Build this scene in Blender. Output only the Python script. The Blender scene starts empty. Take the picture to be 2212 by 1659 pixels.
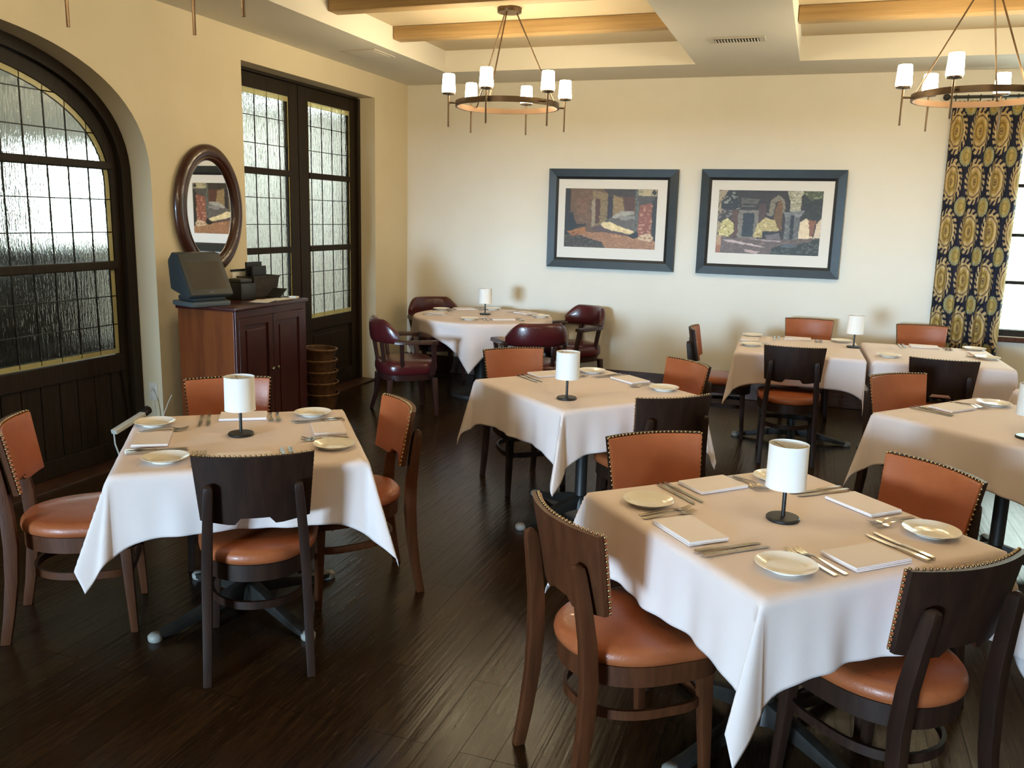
import bpy, bmesh, math, random
import numpy as np
from mathutils import Vector, Matrix
random.seed(7); np.random.seed(7)
S = bpy.context.scene; COL = S.collection; D = bpy.data
PI = math.pi; rad = math.radians
def lin(c): return tuple(((v/255)/12.92 if v/255 <= .04045 else ((v/255+.055)/1.055)**2.4) for v in c)

# ------------------------------------------------------------------ materials
def mat(name, base=(.5,.5,.5), rough=.5, metal=0, noise=None, bump=None, spec=.5, coat=0, stretch=(1,1,1), **kw):
    """principled material; noise=(colour2, scale, lo, hi) mottles the base, bump=(strength, scale)"""
    m = D.materials.new(name); m.use_nodes = True
    N, L = m.node_tree.nodes, m.node_tree.links
    b = N['Principled BSDF']
    b.inputs['Base Color'].default_value = (*base, 1); b.inputs['Roughness'].default_value = rough
    b.inputs['Metallic'].default_value = metal; b.inputs['Specular IOR Level'].default_value = spec
    b.inputs['Coat Weight'].default_value = coat
    for k, v in kw.items(): b.inputs[k].default_value = v
    if noise or bump:
        tc = N.new('ShaderNodeTexCoord'); mp = N.new('ShaderNodeMapping'); mp.inputs['Scale'].default_value = stretch
        L.new(tc.outputs['Object'], mp.inputs['Vector'])
    if noise:
        n = N.new('ShaderNodeTexNoise'); n.inputs['Scale'].default_value = noise[1]; n.inputs['Detail'].default_value = 6
        L.new(mp.outputs[0], n.inputs['Vector'])
        r = N.new('ShaderNodeValToRGB'); r.color_ramp.elements[0].position = noise[2]; r.color_ramp.elements[1].position = noise[3]
        r.color_ramp.elements[0].color = (*base, 1); r.color_ramp.elements[1].color = (*noise[0], 1)
        L.new(n.outputs['Fac'], r.inputs['Fac']); L.new(r.outputs['Color'], b.inputs['Base Color'])
    if bump:
        n2 = N.new('ShaderNodeTexNoise'); n2.inputs['Scale'].default_value = bump[1]; n2.inputs['Detail'].default_value = 4
        L.new(mp.outputs[0], n2.inputs['Vector'])
        bp = N.new('ShaderNodeBump'); bp.inputs['Strength'].default_value = bump[0]; bp.inputs['Distance'].default_value = .01
        L.new(n2.outputs['Fac'], bp.inputs['Height']); L.new(bp.outputs[0], b.inputs['Normal'])
    return m

M = {}
M['plaster'] = mat('cream plaster', (.80,.755,.665), .75, noise=((.82,.78,.69), 3, .35, .7), bump=(.12, 14))
M['tan'] = mat('tan plaster', (.75,.645,.45), .75, noise=((.77,.67,.475), 3, .35, .7), bump=(.12, 14))
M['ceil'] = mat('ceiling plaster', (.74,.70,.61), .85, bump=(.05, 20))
M['coffer'] = mat('coffer plaster darkened against glow', (.56,.46,.31), .85)  # recess top toned darker in colour to hold back the chandelier glow
M['beam'] = mat('oiled beam timber', (.42,.275,.12), .6, noise=((.32,.20,.08), 5, .4, .65), stretch=(.3,8,8), bump=(.15,12))
M['base'] = mat('baseboard timber', (.075,.035,.02), .4, noise=((.045,.02,.012), 8, .4, .6), stretch=(1,1,8))
M['doorwood'] = mat('black-brown door timber', (.015,.0095,.005), .55, spec=.22, noise=((.026,.016,.008), 6, .4, .7), stretch=(8,8,.6), bump=(.12, 20))
M['lead'] = mat('lead came', (.018,.018,.016), .5, .3)
M['espresso'] = mat('espresso stained beech', (.021,.009,.0055), .48, spec=.28, noise=((.033,.0145,.008), 7, .4, .7), stretch=(6,6,.8), bump=(.08, 30))
M['walnut'] = mat('walnut stained beech', (.090,.029,.0105), .46, spec=.25, noise=((.060,.019,.007), 7, .4, .7), stretch=(6,6,.8), bump=(.08, 30))
M['leather'] = mat('tan orange leather', (.385,.107,.035), .42, noise=((.32,.082,.026), 6, .35, .7), bump=(.12, 160), coat=.08)
M['maroon'] = mat('oxblood leather', (.085,.010,.012), .28, noise=((.06,.008,.010), 5, .35, .7), bump=(.1, 120), coat=.2)
M['armwood'] = mat('oxblood stained chair timber', (.040,.013,.010), .35, noise=((.025,.009,.007), 6, .4, .7), stretch=(5,5,1))
M['brass'] = mat('aged brass nail', (.42,.30,.15), .35, 1)
M['linen'] = mat('white table linen', (.84,.725,.69), .85, noise=((.82,.70,.665), 4, .3, .7), bump=(.10, 350))
M['napkin'] = mat('white napkin cotton', (.88,.79,.76), .85, bump=(.08, 300))
M['china'] = mat('cream glazed china', (.92,.87,.77), .16, coat=.15)
M['silver'] = mat('polished cutlery steel', (.62,.60,.56), .20, 1)
M['black'] = mat('black powder coat', (.010,.0095,.009), .42)
M['iron'] = mat('cast iron', (.016,.014,.012), .5, noise=((.026,.022,.018), 20, .4, .7))
M['glide'] = mat('grey glide', (.30,.29,.26), .5)
M['shade'] = mat('white linen shade', (.90,.885,.85), .8, bump=(.05, 200))
M['bronze'] = mat('brown bronze', (.13,.085,.05), .38, .85, noise=((.09,.06,.035), 12, .4, .7))
M['copper'] = mat('brushed copper bronze', (.17,.105,.065), .5, .9)
M['mahogany'] = mat('mahogany veneer', (.20,.054,.012), .42, spec=.25, noise=((.135,.033,.008), 4, .35, .7), stretch=(5,5,.7), coat=.15)
M['mahogdark'] = mat('dark mahogany', (.055,.010,.007), .30, noise=((.038,.008,.006), 4, .35, .7), stretch=(5,5,.7), coat=.15)
M['mirrorframe'] = mat('red brown frame lacquer', (.060,.018,.009), .28, noise=((.038,.011,.006), 6, .35, .7), coat=.3)
M['mirror'] = mat('silvered mirror', (.92,.92,.91), .015, 1)
M['frame'] = mat('blue black frame lacquer', (.012,.017,.018), .42, spec=.34, noise=((.020,.026,.026), 9, .3, .7))
M['fillet'] = mat('black fillet', (.006,.006,.006), .5)
M['mount'] = mat('ivory mount board', (.80,.77,.72), .8)
M['pos'] = mat('blue grey plastic', (.034,.044,.047), .45)
M['posdark'] = mat('charcoal bezel plastic', (.030,.032,.030), .4)
M['poslight'] = mat('pale grey plastic', (.085,.10,.105), .45)
M['screen'] = mat('dark glossy screen', (.045,.040,.032), .18, coat=.3)
M['wicker'] = mat('dark woven wicker', (.020,.014,.009), .6, noise=((.035,.025,.015), 30, .4, .6))
M['rattan'] = mat('brown woven rattan', (.13,.062,.026), .6, noise=((.075,.034,.014), 25, .4, .6))
M['rattanlight'] = mat('honey rattan rim', (.24,.12,.05), .55, noise=((.15,.07,.03), 25, .4, .6))
M['paper'] = mat('white paper', (.78,.75,.68), .8)
M['white'] = mat('white plastic', (.75,.74,.68), .4)
M['whitemetal'] = mat('white painted metal', (.62,.57,.48), .5)
M['duct'] = mat('dark duct', (.02,.016,.012), .8)
M['booth'] = mat('dark brown upholstery', (.035,.026,.018), .6)
M['lawn'] = mat('pale grass', (.25,.42,.16), .9, noise=((.16,.30,.10), 2, .4, .7))
M['hedge'] = mat('garden leaves', (.12,.26,.09), .8, noise=((.05,.13,.04), 6, .4, .7), bump=(.8, 8))
M['tile'] = mat('pale stone floor', (.40,.36,.31), .35)

def floor_material():
    m = D.materials.new('dark hand-scraped plank floor'); m.use_nodes = True
    N, L = m.node_tree.nodes, m.node_tree.links; b = N['Principled BSDF']; b.inputs['Specular IOR Level'].default_value = .30
    tc = N.new('ShaderNodeTexCoord'); mp = N.new('ShaderNodeMapping')
    mp.inputs['Rotation'].default_value = (0, 0, PI/2); mp.inputs['Location'].default_value = (0, -.015, 0)
    L.new(tc.outputs['Object'], mp.inputs['Vector'])
    br = N.new('ShaderNodeTexBrick'); br.inputs['Scale'].default_value = 1; br.inputs['Brick Width'].default_value = 1.15
    br.inputs['Row Height'].default_value = .12; br.inputs['Mortar Size'].default_value = .0013; br.inputs['Mortar Smooth'].default_value = .3
    br.inputs['Bias'].default_value = -.1; br.offset = .37; br.offset_frequency = 3
    br.inputs['Color1'].default_value = (.037,.0195,.0085,1); br.inputs['Color2'].default_value = (.022,.0115,.0055,1); br.inputs['Mortar'].default_value = (.006,.004,.003,1)
    L.new(mp.outputs[0], br.inputs['Vector'])
    m2 = N.new('ShaderNodeMapping'); m2.inputs['Scale'].default_value = (14, 1.1, 1); L.new(tc.outputs['Object'], m2.inputs['Vector'])
    n = N.new('ShaderNodeTexNoise'); n.inputs['Scale'].default_value = 5; n.inputs['Detail'].default_value = 8; n.inputs['Roughness'].default_value = .65
    L.new(m2.outputs[0], n.inputs['Vector'])
    r = N.new('ShaderNodeValToRGB'); r.color_ramp.elements[0].position = .3; r.color_ramp.elements[1].position = .75
    r.color_ramp.elements[0].color = (.55,.55,.55,1); r.color_ramp.elements[1].color = (1.45,1.4,1.3,1); L.new(n.outputs['Fac'], r.inputs['Fac'])
    mx = N.new('ShaderNodeMix'); mx.data_type = 'RGBA'; mx.blend_type = 'MULTIPLY'; mx.inputs['Factor'].default_value = 1
    L.new(br.outputs['Color'], mx.inputs['A']); L.new(r.outputs['Color'], mx.inputs['B']); L.new(mx.outputs['Result'], b.inputs['Base Color'])
    rr = N.new('ShaderNodeMapRange'); rr.inputs['To Min'].default_value = .15; rr.inputs['To Max'].default_value = .34
    L.new(n.outputs['Fac'], rr.inputs['Value']); L.new(rr.outputs[0], b.inputs['Roughness'])
    m3 = N.new('ShaderNodeMapping'); m3.inputs['Scale'].default_value = (24, .55, 1); L.new(tc.outputs['Object'], m3.inputs['Vector'])
    n3 = N.new('ShaderNodeTexNoise'); n3.inputs['Scale'].default_value = 2.0; n3.inputs['Detail'].default_value = 1.5; L.new(m3.outputs[0], n3.inputs['Vector'])
    iv = N.new('ShaderNodeMapRange'); iv.inputs['To Min'].default_value = .19; iv.inputs['To Max'].default_value = .06; L.new(br.outputs['Fac'], iv.inputs['Value']); L.new(iv.outputs[0], b.inputs['Specular IOR Level'])
    ad = N.new('ShaderNodeMath'); ad.operation = 'MULTIPLY_ADD'; ad.inputs[1].default_value = -1.1
    L.new(br.outputs['Fac'], ad.inputs[0]); L.new(n3.outputs['Fac'], ad.inputs[2])
    bp = N.new('ShaderNodeBump'); bp.inputs['Strength'].default_value = .20; bp.inputs['Distance'].default_value = .006
    L.new(ad.outputs[0], bp.inputs['Height']); L.new(bp.outputs[0], b.inputs['Normal'])
    return m
M['floor'] = floor_material()

def glass_material(name, tint, rough, streak):
    m = D.materials.new(name); m.use_nodes = True
    N, L = m.node_tree.nodes, m.node_tree.links; b = N['Principled BSDF']
    b.inputs['Base Color'].default_value = (*tint, 1); b.inputs['Transmission Weight'].default_value = 1
    b.inputs['Roughness'].default_value = rough; b.inputs['IOR'].default_value = 1.25
    if streak:
        tc = N.new('ShaderNodeTexCoord'); mp = N.new('ShaderNodeMapping'); mp.inputs['Scale'].default_value = (1, 26, 4.5)
        L.new(tc.outputs['Object'], mp.inputs['Vector'])
        n = N.new('ShaderNodeTexNoise'); n.inputs['Scale'].default_value = 2.2; n.inputs['Detail'].default_value = 3; L.new(mp.outputs[0], n.inputs['Vector'])
        bp = N.new('ShaderNodeBump'); bp.inputs['Strength'].default_value = streak; bp.inputs['Distance'].default_value = .012
        L.new(n.outputs['Fac'], bp.inputs['Height']); L.new(bp.outputs[0], b.inputs['Normal'])
    return m
M['rain'] = glass_material('rain textured leaded glass', (.90,.96,.94), .10, .55)
M['amberglass'] = glass_material('yellow border glass', (.82,.74,.36), .2, .3)
M['amberglass'].node_tree.nodes['Principled BSDF'].inputs['Transmission Weight'].default_value = .45
M['clear'] = glass_material('clear window glass', (.97,1,.98), .0, 0)

def emitter(name, colr, strength):
    m = D.materials.new(name); m.use_nodes = True; b = m.node_tree.nodes['Principled BSDF']
    b.inputs['Base Color'].default_value = (.9,.85,.75,1); b.inputs['Emission Color'].default_value = (*colr, 1); b.inputs['Emission Strength'].default_value = strength
    return m
M['lit'] = emitter('lit frosted glass shade', (1.0,.82,.515), 68)

def paint_material(name, rough=.6, coat=0):
    m = D.materials.new(name); m.use_nodes = True; N, L = m.node_tree.nodes, m.node_tree.links
    b = N['Principled BSDF']; b.inputs['Roughness'].default_value = rough; b.inputs['Coat Weight'].default_value = coat
    a = N.new('ShaderNodeAttribute'); a.attribute_name = 'dye'; L.new(a.outputs['Color'], b.inputs['Base Color'])
    return m
M['print'] = paint_material('printed painting', .5); M['curtain'] = paint_material('printed curtain cloth', .85)

# ------------------------------------------------------------------ mesh helpers
class MB:
    def __init__(s): s.v = []; s.f = []; s.mi = []; s.mats = []; s.cur = 0
    def use(s, m):
        if m not in s.mats: s.mats.append(m)
        s.cur = s.mats.index(m); return s
    def add(s, vs, fs):
        o = len(s.v); s.v += [tuple(p) for p in vs]; s.f += [tuple(i+o for i in f) for f in fs]; s.mi += [s.cur]*len(fs); return s
    def box(s, c, d, rz=0, ry=0, rx=0):
        R = Matrix.Rotation(rz,3,'Z') @ Matrix.Rotation(ry,3,'Y') @ Matrix.Rotation(rx,3,'X'); c = Vector(c)
        vs = [c + R @ Vector((x*d[0]/2, y*d[1]/2, z*d[2]/2)) for x in (-1,1) for y in (-1,1) for z in (-1,1)]
        return s.add(vs, [(0,1,3,2),(4,6,7,5),(0,4,5,1),(2,3,7,6),(0,2,6,4),(1,5,7,3)])
    def bounds(s, x0,x1,y0,y1,z0,z1): return s.box(((x0+x1)/2,(y0+y1)/2,(z0+z1)/2),(x1-x0,y1-y0,z1-z0))
    def lathe(s, prof, n=24, c=(0,0,0), cap=True):
        c = Vector(c); vs = []
        for r, z in prof:
            for i in range(n): a = 2*PI*i/n; vs.append(c+Vector((r*math.cos(a), r*math.sin(a), z)))
        k = len(prof); fs = [(j*n+i, j*n+(i+1)%n, (j+1)*n+(i+1)%n, (j+1)*n+i) for j in range(k-1) for i in range(n)]
        if cap:
            if prof[0][0] > 1e-6: fs.append(tuple(range(n-1,-1,-1)))
            if prof[-1][0] > 1e-6: fs.append(tuple((k-1)*n+i for i in range(n)))
        return s.add(vs, fs)
    def loft(s, rings, closed_ends=True):
        n = len(rings[0]); vs = [p for r in rings for p in r]
        fs = [(j*n+i, j*n+(i+1)%n, (j+1)*n+(i+1)%n, (j+1)*n+i) for j in range(len(rings)-1) for i in range(n)]
        if closed_ends: fs += [tuple(range(n-1,-1,-1)), tuple((len(rings)-1)*n+i for i in range(n))]
        return s.add(vs, fs)
    def tube(s, pts, r, n=8, loop=False):
        pts = [Vector(p) for p in pts]; k = len(pts); rings = []; rr = r if isinstance(r,(list,tuple)) else [r]*k
        up0 = Vector((0,0,1))
        for i, p in enumerate(pts):
            t = (pts[(i+1)%k]-pts[i-1]) if loop else (pts[min(i+1,k-1)]-pts[max(i-1,0)])
            t.normalize(); a = t.cross(up0 if abs(t.z) < .95 else Vector((0,1,0))).normalized(); b = a.cross(t)
            rings.append([p + rr[i]*(math.cos(2*PI*j/n)*a + math.sin(2*PI*j/n)*b) for j in range(n)])
        if loop: rings.append(rings[0]); return s.loft(rings, False)
        return s.loft(rings)
    def bar(s, pts, w, t):
        """rectangular section swept along a path; w across (x), t along y; each may be a list"""
        rings = []; k = len(pts); W = w if isinstance(w,(list,tuple)) else [w]*k; T = t if isinstance(t,(list,tuple)) else [t]*k
        for p, a, b in zip(pts, W, T):
            rings.append([Vector(p)+Vector((x*a/2, y*b/2, 0)) for x, y in ((-1,-1),(1,-1),(1,1),(-1,1))])
        return s.loft(rings)
    def hoop(s, outline, w, h, z):
        """closed flat band following a 2-D outline, w thick, h tall, centred on z"""
        rings = []
        n = len(outline)
        for i in range(n+1):
            p = Vector((*outline[i%n],0)); t = Vector((*outline[(i+1)%n],0)) - Vector((*outline[i-1 if i<n else -1],0)) if i%n else Vector((*outline[1],0))-Vector((*outline[-1],0))
            t.normalize(); q = Vector((t.y,-t.x,0))
            rings.append([p+q*w/2+Vector((0,0,z-h/2)), p+q*w/2+Vector((0,0,z+h/2)), p-q*w/2+Vector((0,0,z+h/2)), p-q*w/2+Vector((0,0,z-h/2))])
        return s.loft(rings, False)
    def ball(s, c, r, n=6):
        return s.lathe([(0,-r),(r*.75,-r*.66),(r,0),(r*.75,r*.66),(0,r)], n, c, False)
    def sphere(s, c, r, n=10): return s.lathe([(r*math.sin(PI*i/6), -r*math.cos(PI*i/6)) for i in range(7)], n, c, False)
    def build(s, name, m=None, parent=None, smooth=None, bevel=0, loc=None, rz=0):
        me = D.meshes.new(name); me.from_pydata([tuple(p) for p in s.v], [], s.f)
        if m: me.materials.append(m)
        else:
            for q in s.mats: me.materials.append(q)
            me.polygons.foreach_set('material_index', s.mi)
        bm = bmesh.new(); bm.from_mesh(me); bmesh.ops.remove_doubles(bm, verts=bm.verts, dist=1e-6)
        bmesh.ops.recalc_face_normals(bm, faces=bm.faces)
        if bevel:
            es = [e for e in bm.edges if len(e.link_faces) == 2 and e.calc_face_angle(0) > rad(35)]
            bmesh.ops.bevel(bm, geom=es, offset=bevel, segments=2, profile=.6, affect='EDGES', clamp_overlap=True)
        bm.to_mesh(me); bm.free()
        if smooth is not None:
            me.polygons.foreach_set('use_smooth', [True]*len(me.polygons))
            me.set_sharp_from_angle(angle=rad(smooth))
        o = D.objects.new(name, me); COL.objects.link(o)
        if parent: o.parent = parent
        if loc is not None: o.location = loc
        o.rotation_euler.z = rz
        return o

def tag(o, label=None, cat=None, group=None, kind=None):
    for k, v in (('label',label),('category',cat),('group',group),('kind',kind)):
        if v: o[k] = v
    return o
def thing(name, label, cat, loc=(0,0,0), rz=0, group=None):
    o = D.objects.new(name, None); COL.objects.link(o); o.location = loc; o.rotation_euler.z = rz
    o.empty_display_size = .05
    return tag(o, label, cat, group)
def struct(o): o['kind'] = 'structure'; return o
KIDS = {}
def children(o): return [c for c in D.objects if c.parent == o]
def dup(o, parent=None, loc=None, rz=None):
    kids = KIDS.setdefault(o.name, children(o))
    c = o.copy(); COL.objects.link(c); c.parent = parent
    if loc is not None: c.location = loc
    if rz is not None: c.rotation_euler.z = rz
    for k in kids: dup(k, c)
    return c
def label(o, text): o['label'] = text; return o
PROTO = {}
def instance(kind, maker, loc, rz, text):
    """first call moves the prototype itself, later calls copy it"""
    if kind not in PROTO:
        PROTO[kind] = maker(); KIDS.clear(); o = PROTO[kind]; o.location = loc; o.rotation_euler.z = rz
    else: o = dup(PROTO[kind], None, loc, rz)
    return label(o, text)

# ------------------------------------------------------------------ camera
cam = D.cameras.new('camera'); co = D.objects.new('camera', cam); COL.objects.link(co)
R3 = [[0.9427221706329156,0.332601470777349,0.025518045260331766],[0.08755935321978468,-0.17290954887812385,-0.9810380459342527],[-0.3218823832720533,0.9270806596750404,-0.1921280349027569]]
x, y, z = R3
co.matrix_world = Matrix(((x[0],-y[0],-z[0],0),(x[1],-y[1],-z[1],0),(x[2],-y[2],-z[2],1.7),(0,0,0,1)))
cam.sensor_width = 36; cam.lens = 1850/2212*36; cam.clip_start = .05; cam.clip_end = 200
S.camera = co

# ------------------------------------------------------------------ room shell
LW, BW, ZS, ZR = -4.2, 8.51, 3.02, 3.213
RW = 4.6; RY = -1.5                                    # right wall, rear wall (behind the camera)
def slab_with_holes(outer, holes, axis, lo, hi):
    """polygon with holes in 2-D (u,v), extruded between lo and hi along axis ('x','y','z')"""
    bm = bmesh.new(); es = []
    for loop in [outer]+holes:
        vs = [bm.verts.new((u,v,0)) for u,v in loop]
        es += [bm.edges.new((vs[i], vs[(i+1)%len(vs)])) for i in range(len(vs))]
    bmesh.ops.triangle_fill(bm, edges=es, use_beauty=True, use_dissolve=False)
    r = bmesh.ops.extrude_face_region(bm, geom=bm.faces[:])
    for e in r['geom']:
        if isinstance(e, bmesh.types.BMVert): e.co.z = 1
    for vtx in bm.verts:
        u, v, w = vtx.co; w = lo+(hi-lo)*w
        vtx.co = {'x':(w,u,v),'y':(u,w,v),'z':(u,v,w)}[axis]
    bmesh.ops.recalc_face_normals(bm, faces=bm.faces[:])
    return bm
def bm_obj(name, bm, m, parent=None, smooth=None):
    me = D.meshes.new(name); bm.to_mesh(me); bm.free(); me.materials.append(m)
    if smooth is not None:
        me.polygons.foreach_set('use_smooth', [True]*len(me.polygons)); me.set_sharp_from_angle(angle=rad(smooth))
    o = D.objects.new(name, me); COL.objects.link(o)
    if parent: o.parent = parent
    return o
AY, AA, AZ, AB, AN = 3.2, 1.5, 1.85, .83, 2.4          # arched opening: centre, half width, springing, rise, exponent
def arch_curve(a, b, n=40, zs=AZ, ex=AN, yc=AY):
    pts = []
    for i in range(n+1):
        t = PI*i/n; c, s_ = math.cos(t), math.sin(t)
        pts.append((yc + a*math.copysign(abs(c)**(2/ex), c), zs + b*abs(s_)**(2/ex)))
    return pts
arch = [(AY+AA,0.0)]+arch_curve(AA,AB)+[(AY-AA,0.0)]
DY0, DY1, DZ = 5.70, 7.79, 2.80                         # double-door opening
# wall outline walks round both openings so that they stay open at the floor
outer = [(BW,0),(BW,ZS+.3),(RY,ZS+.3),(RY,0)] + arch[::-1] + [(DY0,0),(DY0,DZ),(DY1,DZ),(DY1,0)]
struct(bm_obj('wall_left', slab_with_holes(outer, [], 'x', LW-.34, LW), M['tan'], smooth=30))
WX0, WX1, WZ0, WZ1 = 1.36, 3.3, .77, 2.76               # window in the far wall
struct(bm_obj('wall_back', slab_with_holes([(LW-.34,0),(RW+.2,0),(RW+.2,ZS+.3),(LW-.34,ZS+.3)], [[(WX0,WZ0),(WX1,WZ0),(WX1,WZ1),(WX0,WZ1)]], 'y', BW, BW+.2), M['plaster']))
struct(MB().bounds(RW,RW+.2,RY,BW,0,ZS+.3).build('wall_right', M['plaster']))
struct(bm_obj('wall_rear', slab_with_holes([(LW-.34,0),(-4.19,0),(-4.19,2.0),(-.3,2.0),(-.3,0),(RW+.2,0),(RW+.2,ZS+.3),(LW-.34,ZS+.3)], [], 'y', RY-.2, RY), M['plaster']))  # unseen low opening, shaped to keep daylight off the upper far wall
struct(MB().bounds(-4.56,RW+.2,-16.6,BW+.2,-.1,0).build('floor', M['floor']))
# coffered ceiling: a soffit with two long recesses
rec = [(-3.46,-1.12),(-.27,2.07)]
holes = [[(a,.3),(b,.3),(b,7.81),(a,7.81)] for a,b in rec]
bm = slab_with_holes([(LW,RY),(RW,RY),(RW,BW),(LW,BW)], holes, 'z', ZS, ZS+.2)
co_ = struct(bm_obj('ceiling', bm, M['ceil']))
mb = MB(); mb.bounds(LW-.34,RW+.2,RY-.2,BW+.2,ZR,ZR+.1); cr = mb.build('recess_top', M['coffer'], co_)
k = 0
for a,b in rec:
    for yb in (6.73,5.72,4.7,3.7,2.7,1.7):
        k += 1
        struct(MB().bounds(a+.003,b-.003,yb,yb+.13,ZR-.105,ZR-.001).build('trim_%d'%k, M['beam'], bevel=.012, smooth=40))
# skirting
bb = MB(); bb.bounds(LW+.001,1.0,BW-.02,BW-.001,.002,.185).bounds(1.0,RW,BW-.02,BW-.001,.002,.185); struct(bb.build('baseboard_back', M['base'], bevel=.004))
bb = MB(); bb.bounds(LW+.001,LW+.018,DY1+.001,BW-.02,.002,.195).bounds(LW+.001,LW+.018,AY+AA+.03,DY0-.001,.002,.195); struct(bb.build('baseboard_left', M['base'], bevel=.004))
# unseen long room, added and sized so the end window's daylight falls off gently
struct(bm_obj('wall_far_rear', slab_with_holes([(-6.7,0),(RW+.2,0),(RW+.2,3.5),(-6.7,3.5)], [[(-5.9,1.0),(-2.9,1.0),(-2.9,3.0),(-5.9,3.0)]], 'y', -16.6, -16.4), M['plaster']))
struct(MB().bounds(-6.7,-6.5,-16.4,RY-.2,0,3.5).build('wall_rear_left', M['plaster']))
struct(MB().bounds(RW,RW+.2,-16.4,RY-.2,0,3.5).build('wall_rear_right', M['plaster']))
struct(MB().bounds(-6.7,RW+.2,-16.6,RY-.2,3.4,3.5).build('ceiling_rear', M['ceil']))
struct(MB().bounds(-6.7,-4.56,-16.6,RY-.01,-.1,0).build('floor_rear', M['floor']))
struct(MB().bounds(-6.7,LW-.34,RY-.2,RY,0,3.5).build('wall_rear_return', M['plaster']))

# ------------------------------------------------------------------ doors on the left wall
PX = -4.36                                              # face of the door frames
def strip(loop_in, loop_out, x0, x1):
    rings = [[Vector((x0,*p)) for p in loop_out],[Vector((x1,*p)) for p in loop_out],[Vector((x1,*p)) for p in loop_in],[Vector((x0,*p)) for p in loop_in]]
    n = len(loop_in); vs = [p for r in rings for p in r]; fs = []
    for j in range(4):
        for i in range(n-1): fs.append((j*n+i, j*n+i+1, ((j+1)%4)*n+i+1, ((j+1)%4)*n+i))
    fs += [(0,n,2*n,3*n),(n-1,2*n-1,3*n-1,4*n-1)]
    return vs, fs
def half(pts, right): return [p for p in pts if (p[0] >= AY) == right]
d1 = struct(thing('door_1', None, None))
fo = [(AY+AA-.004,0.003)]+arch_curve(AA-.004,AB-.004)+[(AY-AA+.004,0.003)]
fi = [(AY+AA-.085,0.003)]+arch_curve(AA-.085,AB-.075)+[(AY-AA+.085,0.003)]
MB().add(*strip(fi,fo,PX-.12,PX)).build('door_frame', M['doorwood'], d1, 40)
lo_ = [(AY+AA-.090,0.01)]+arch_curve(AA-.090,AB-.079)+[(AY-AA+.090,0.01)]
li_ = [(AY+AA-.155,0.60)]+arch_curve(AA-.155,.70,zs=AZ-.02,ex=2.25)+[(AY-AA+.155,0.60)]
MB().add(*strip(li_,lo_,PX-.085,PX-.035)).build('leaf_stile', M['doorwood'], d1, 40)
gl = MB(); gy0, gy1 = AY-AA+.155, AY+AA-.155
def glass_top(yy, shrink=0):
    a, b = AA-.155-shrink, .70-shrink; q = abs((yy-AY)/a)
    return AZ-.02 + (b*(1-min(q,1)**2.25)**(1/2.25) if q < 1 else 0)
def pane_poly(shrink):
    a = AA-.155-shrink; return [(AY+a,.72+shrink)]+arch_curve(a,.70-shrink,zs=AZ-.02,ex=2.25)+[(AY-a,.72+shrink)]
bm = slab_with_holes(pane_poly(.034), [], 'x', PX-.050, PX-.044); bm_obj('leaded_glass', bm, M['rain'], d1)
MB().add(*strip(pane_poly(.036)+[pane_poly(.036)[0]],pane_poly(.003)+[pane_poly(.003)[0]],PX-.052,PX-.042)).build('yellow_border', M['amberglass'], d1)
lead = MB()
ys = [3.76-.155*i for i in range(-5, 13)]
for yy in ys:
    if gy0+.02 < yy < gy1-.02: lead.bounds(PX-.052,PX-.042,yy-.003,yy+.003,.73,glass_top(yy)-.004)
for zz in (.92,1.11,1.53,1.74,2.15,2.36):
    q = (zz-(AZ-.02))/.70; a = (AA-.155)*((1-q**2.25)**(1/2.25) if q > 0 else 1)
    lead.bounds(PX-.052,PX-.042,AY-a+.004,AY+a-.004,zz-.0035,zz+.0035)
lp = pane_poly(.036); lead.add(*strip(pane_poly(.041)+[pane_poly(.041)[0]],lp+[lp[0]],PX-.052,PX-.042)); lead.build('lead_came', M['lead'], d1)
for zz, hh in ((1.955,.05),(1.315,.055)):
    MB().bounds(PX-.09,PX-.018,gy0-.01,gy1+.01,zz-hh/2,zz+hh/2).build('glazing_bar', M['doorwood'], d1, bevel=.008)
MB().bounds(PX-.09,PX-.03,gy0-.04,gy1+.04,.60,.718).build('lock_rail', M['doorwood'], d1, bevel=.006)
pn = MB()
for i in range(20):
    y0 = gy0-.05+i*(gy1-gy0+.1)/20; pn.bounds(PX-.085,PX-.048,y0+.003,y0+(gy1-gy0+.1)/20-.003,.10,.60)
pn.build('plank_panel', M['doorwood'], d1, bevel=.003)
MB().bounds(PX-.09,PX-.03,gy0-.06,gy1+.06,.012,.13).build('bottom_rail', M['doorwood'], d1, bevel=.006)
MB().bounds(PX-.088,PX-.026,AY-.05,AY+.05,.012,2.5).build('meeting_stile', M['doorwood'], d1, bevel=.006)
MB().bounds(PX-.10,PX+.14,AY-AA,AY+AA,.0005,.012).build('threshold', M['base'], d1)
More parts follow.
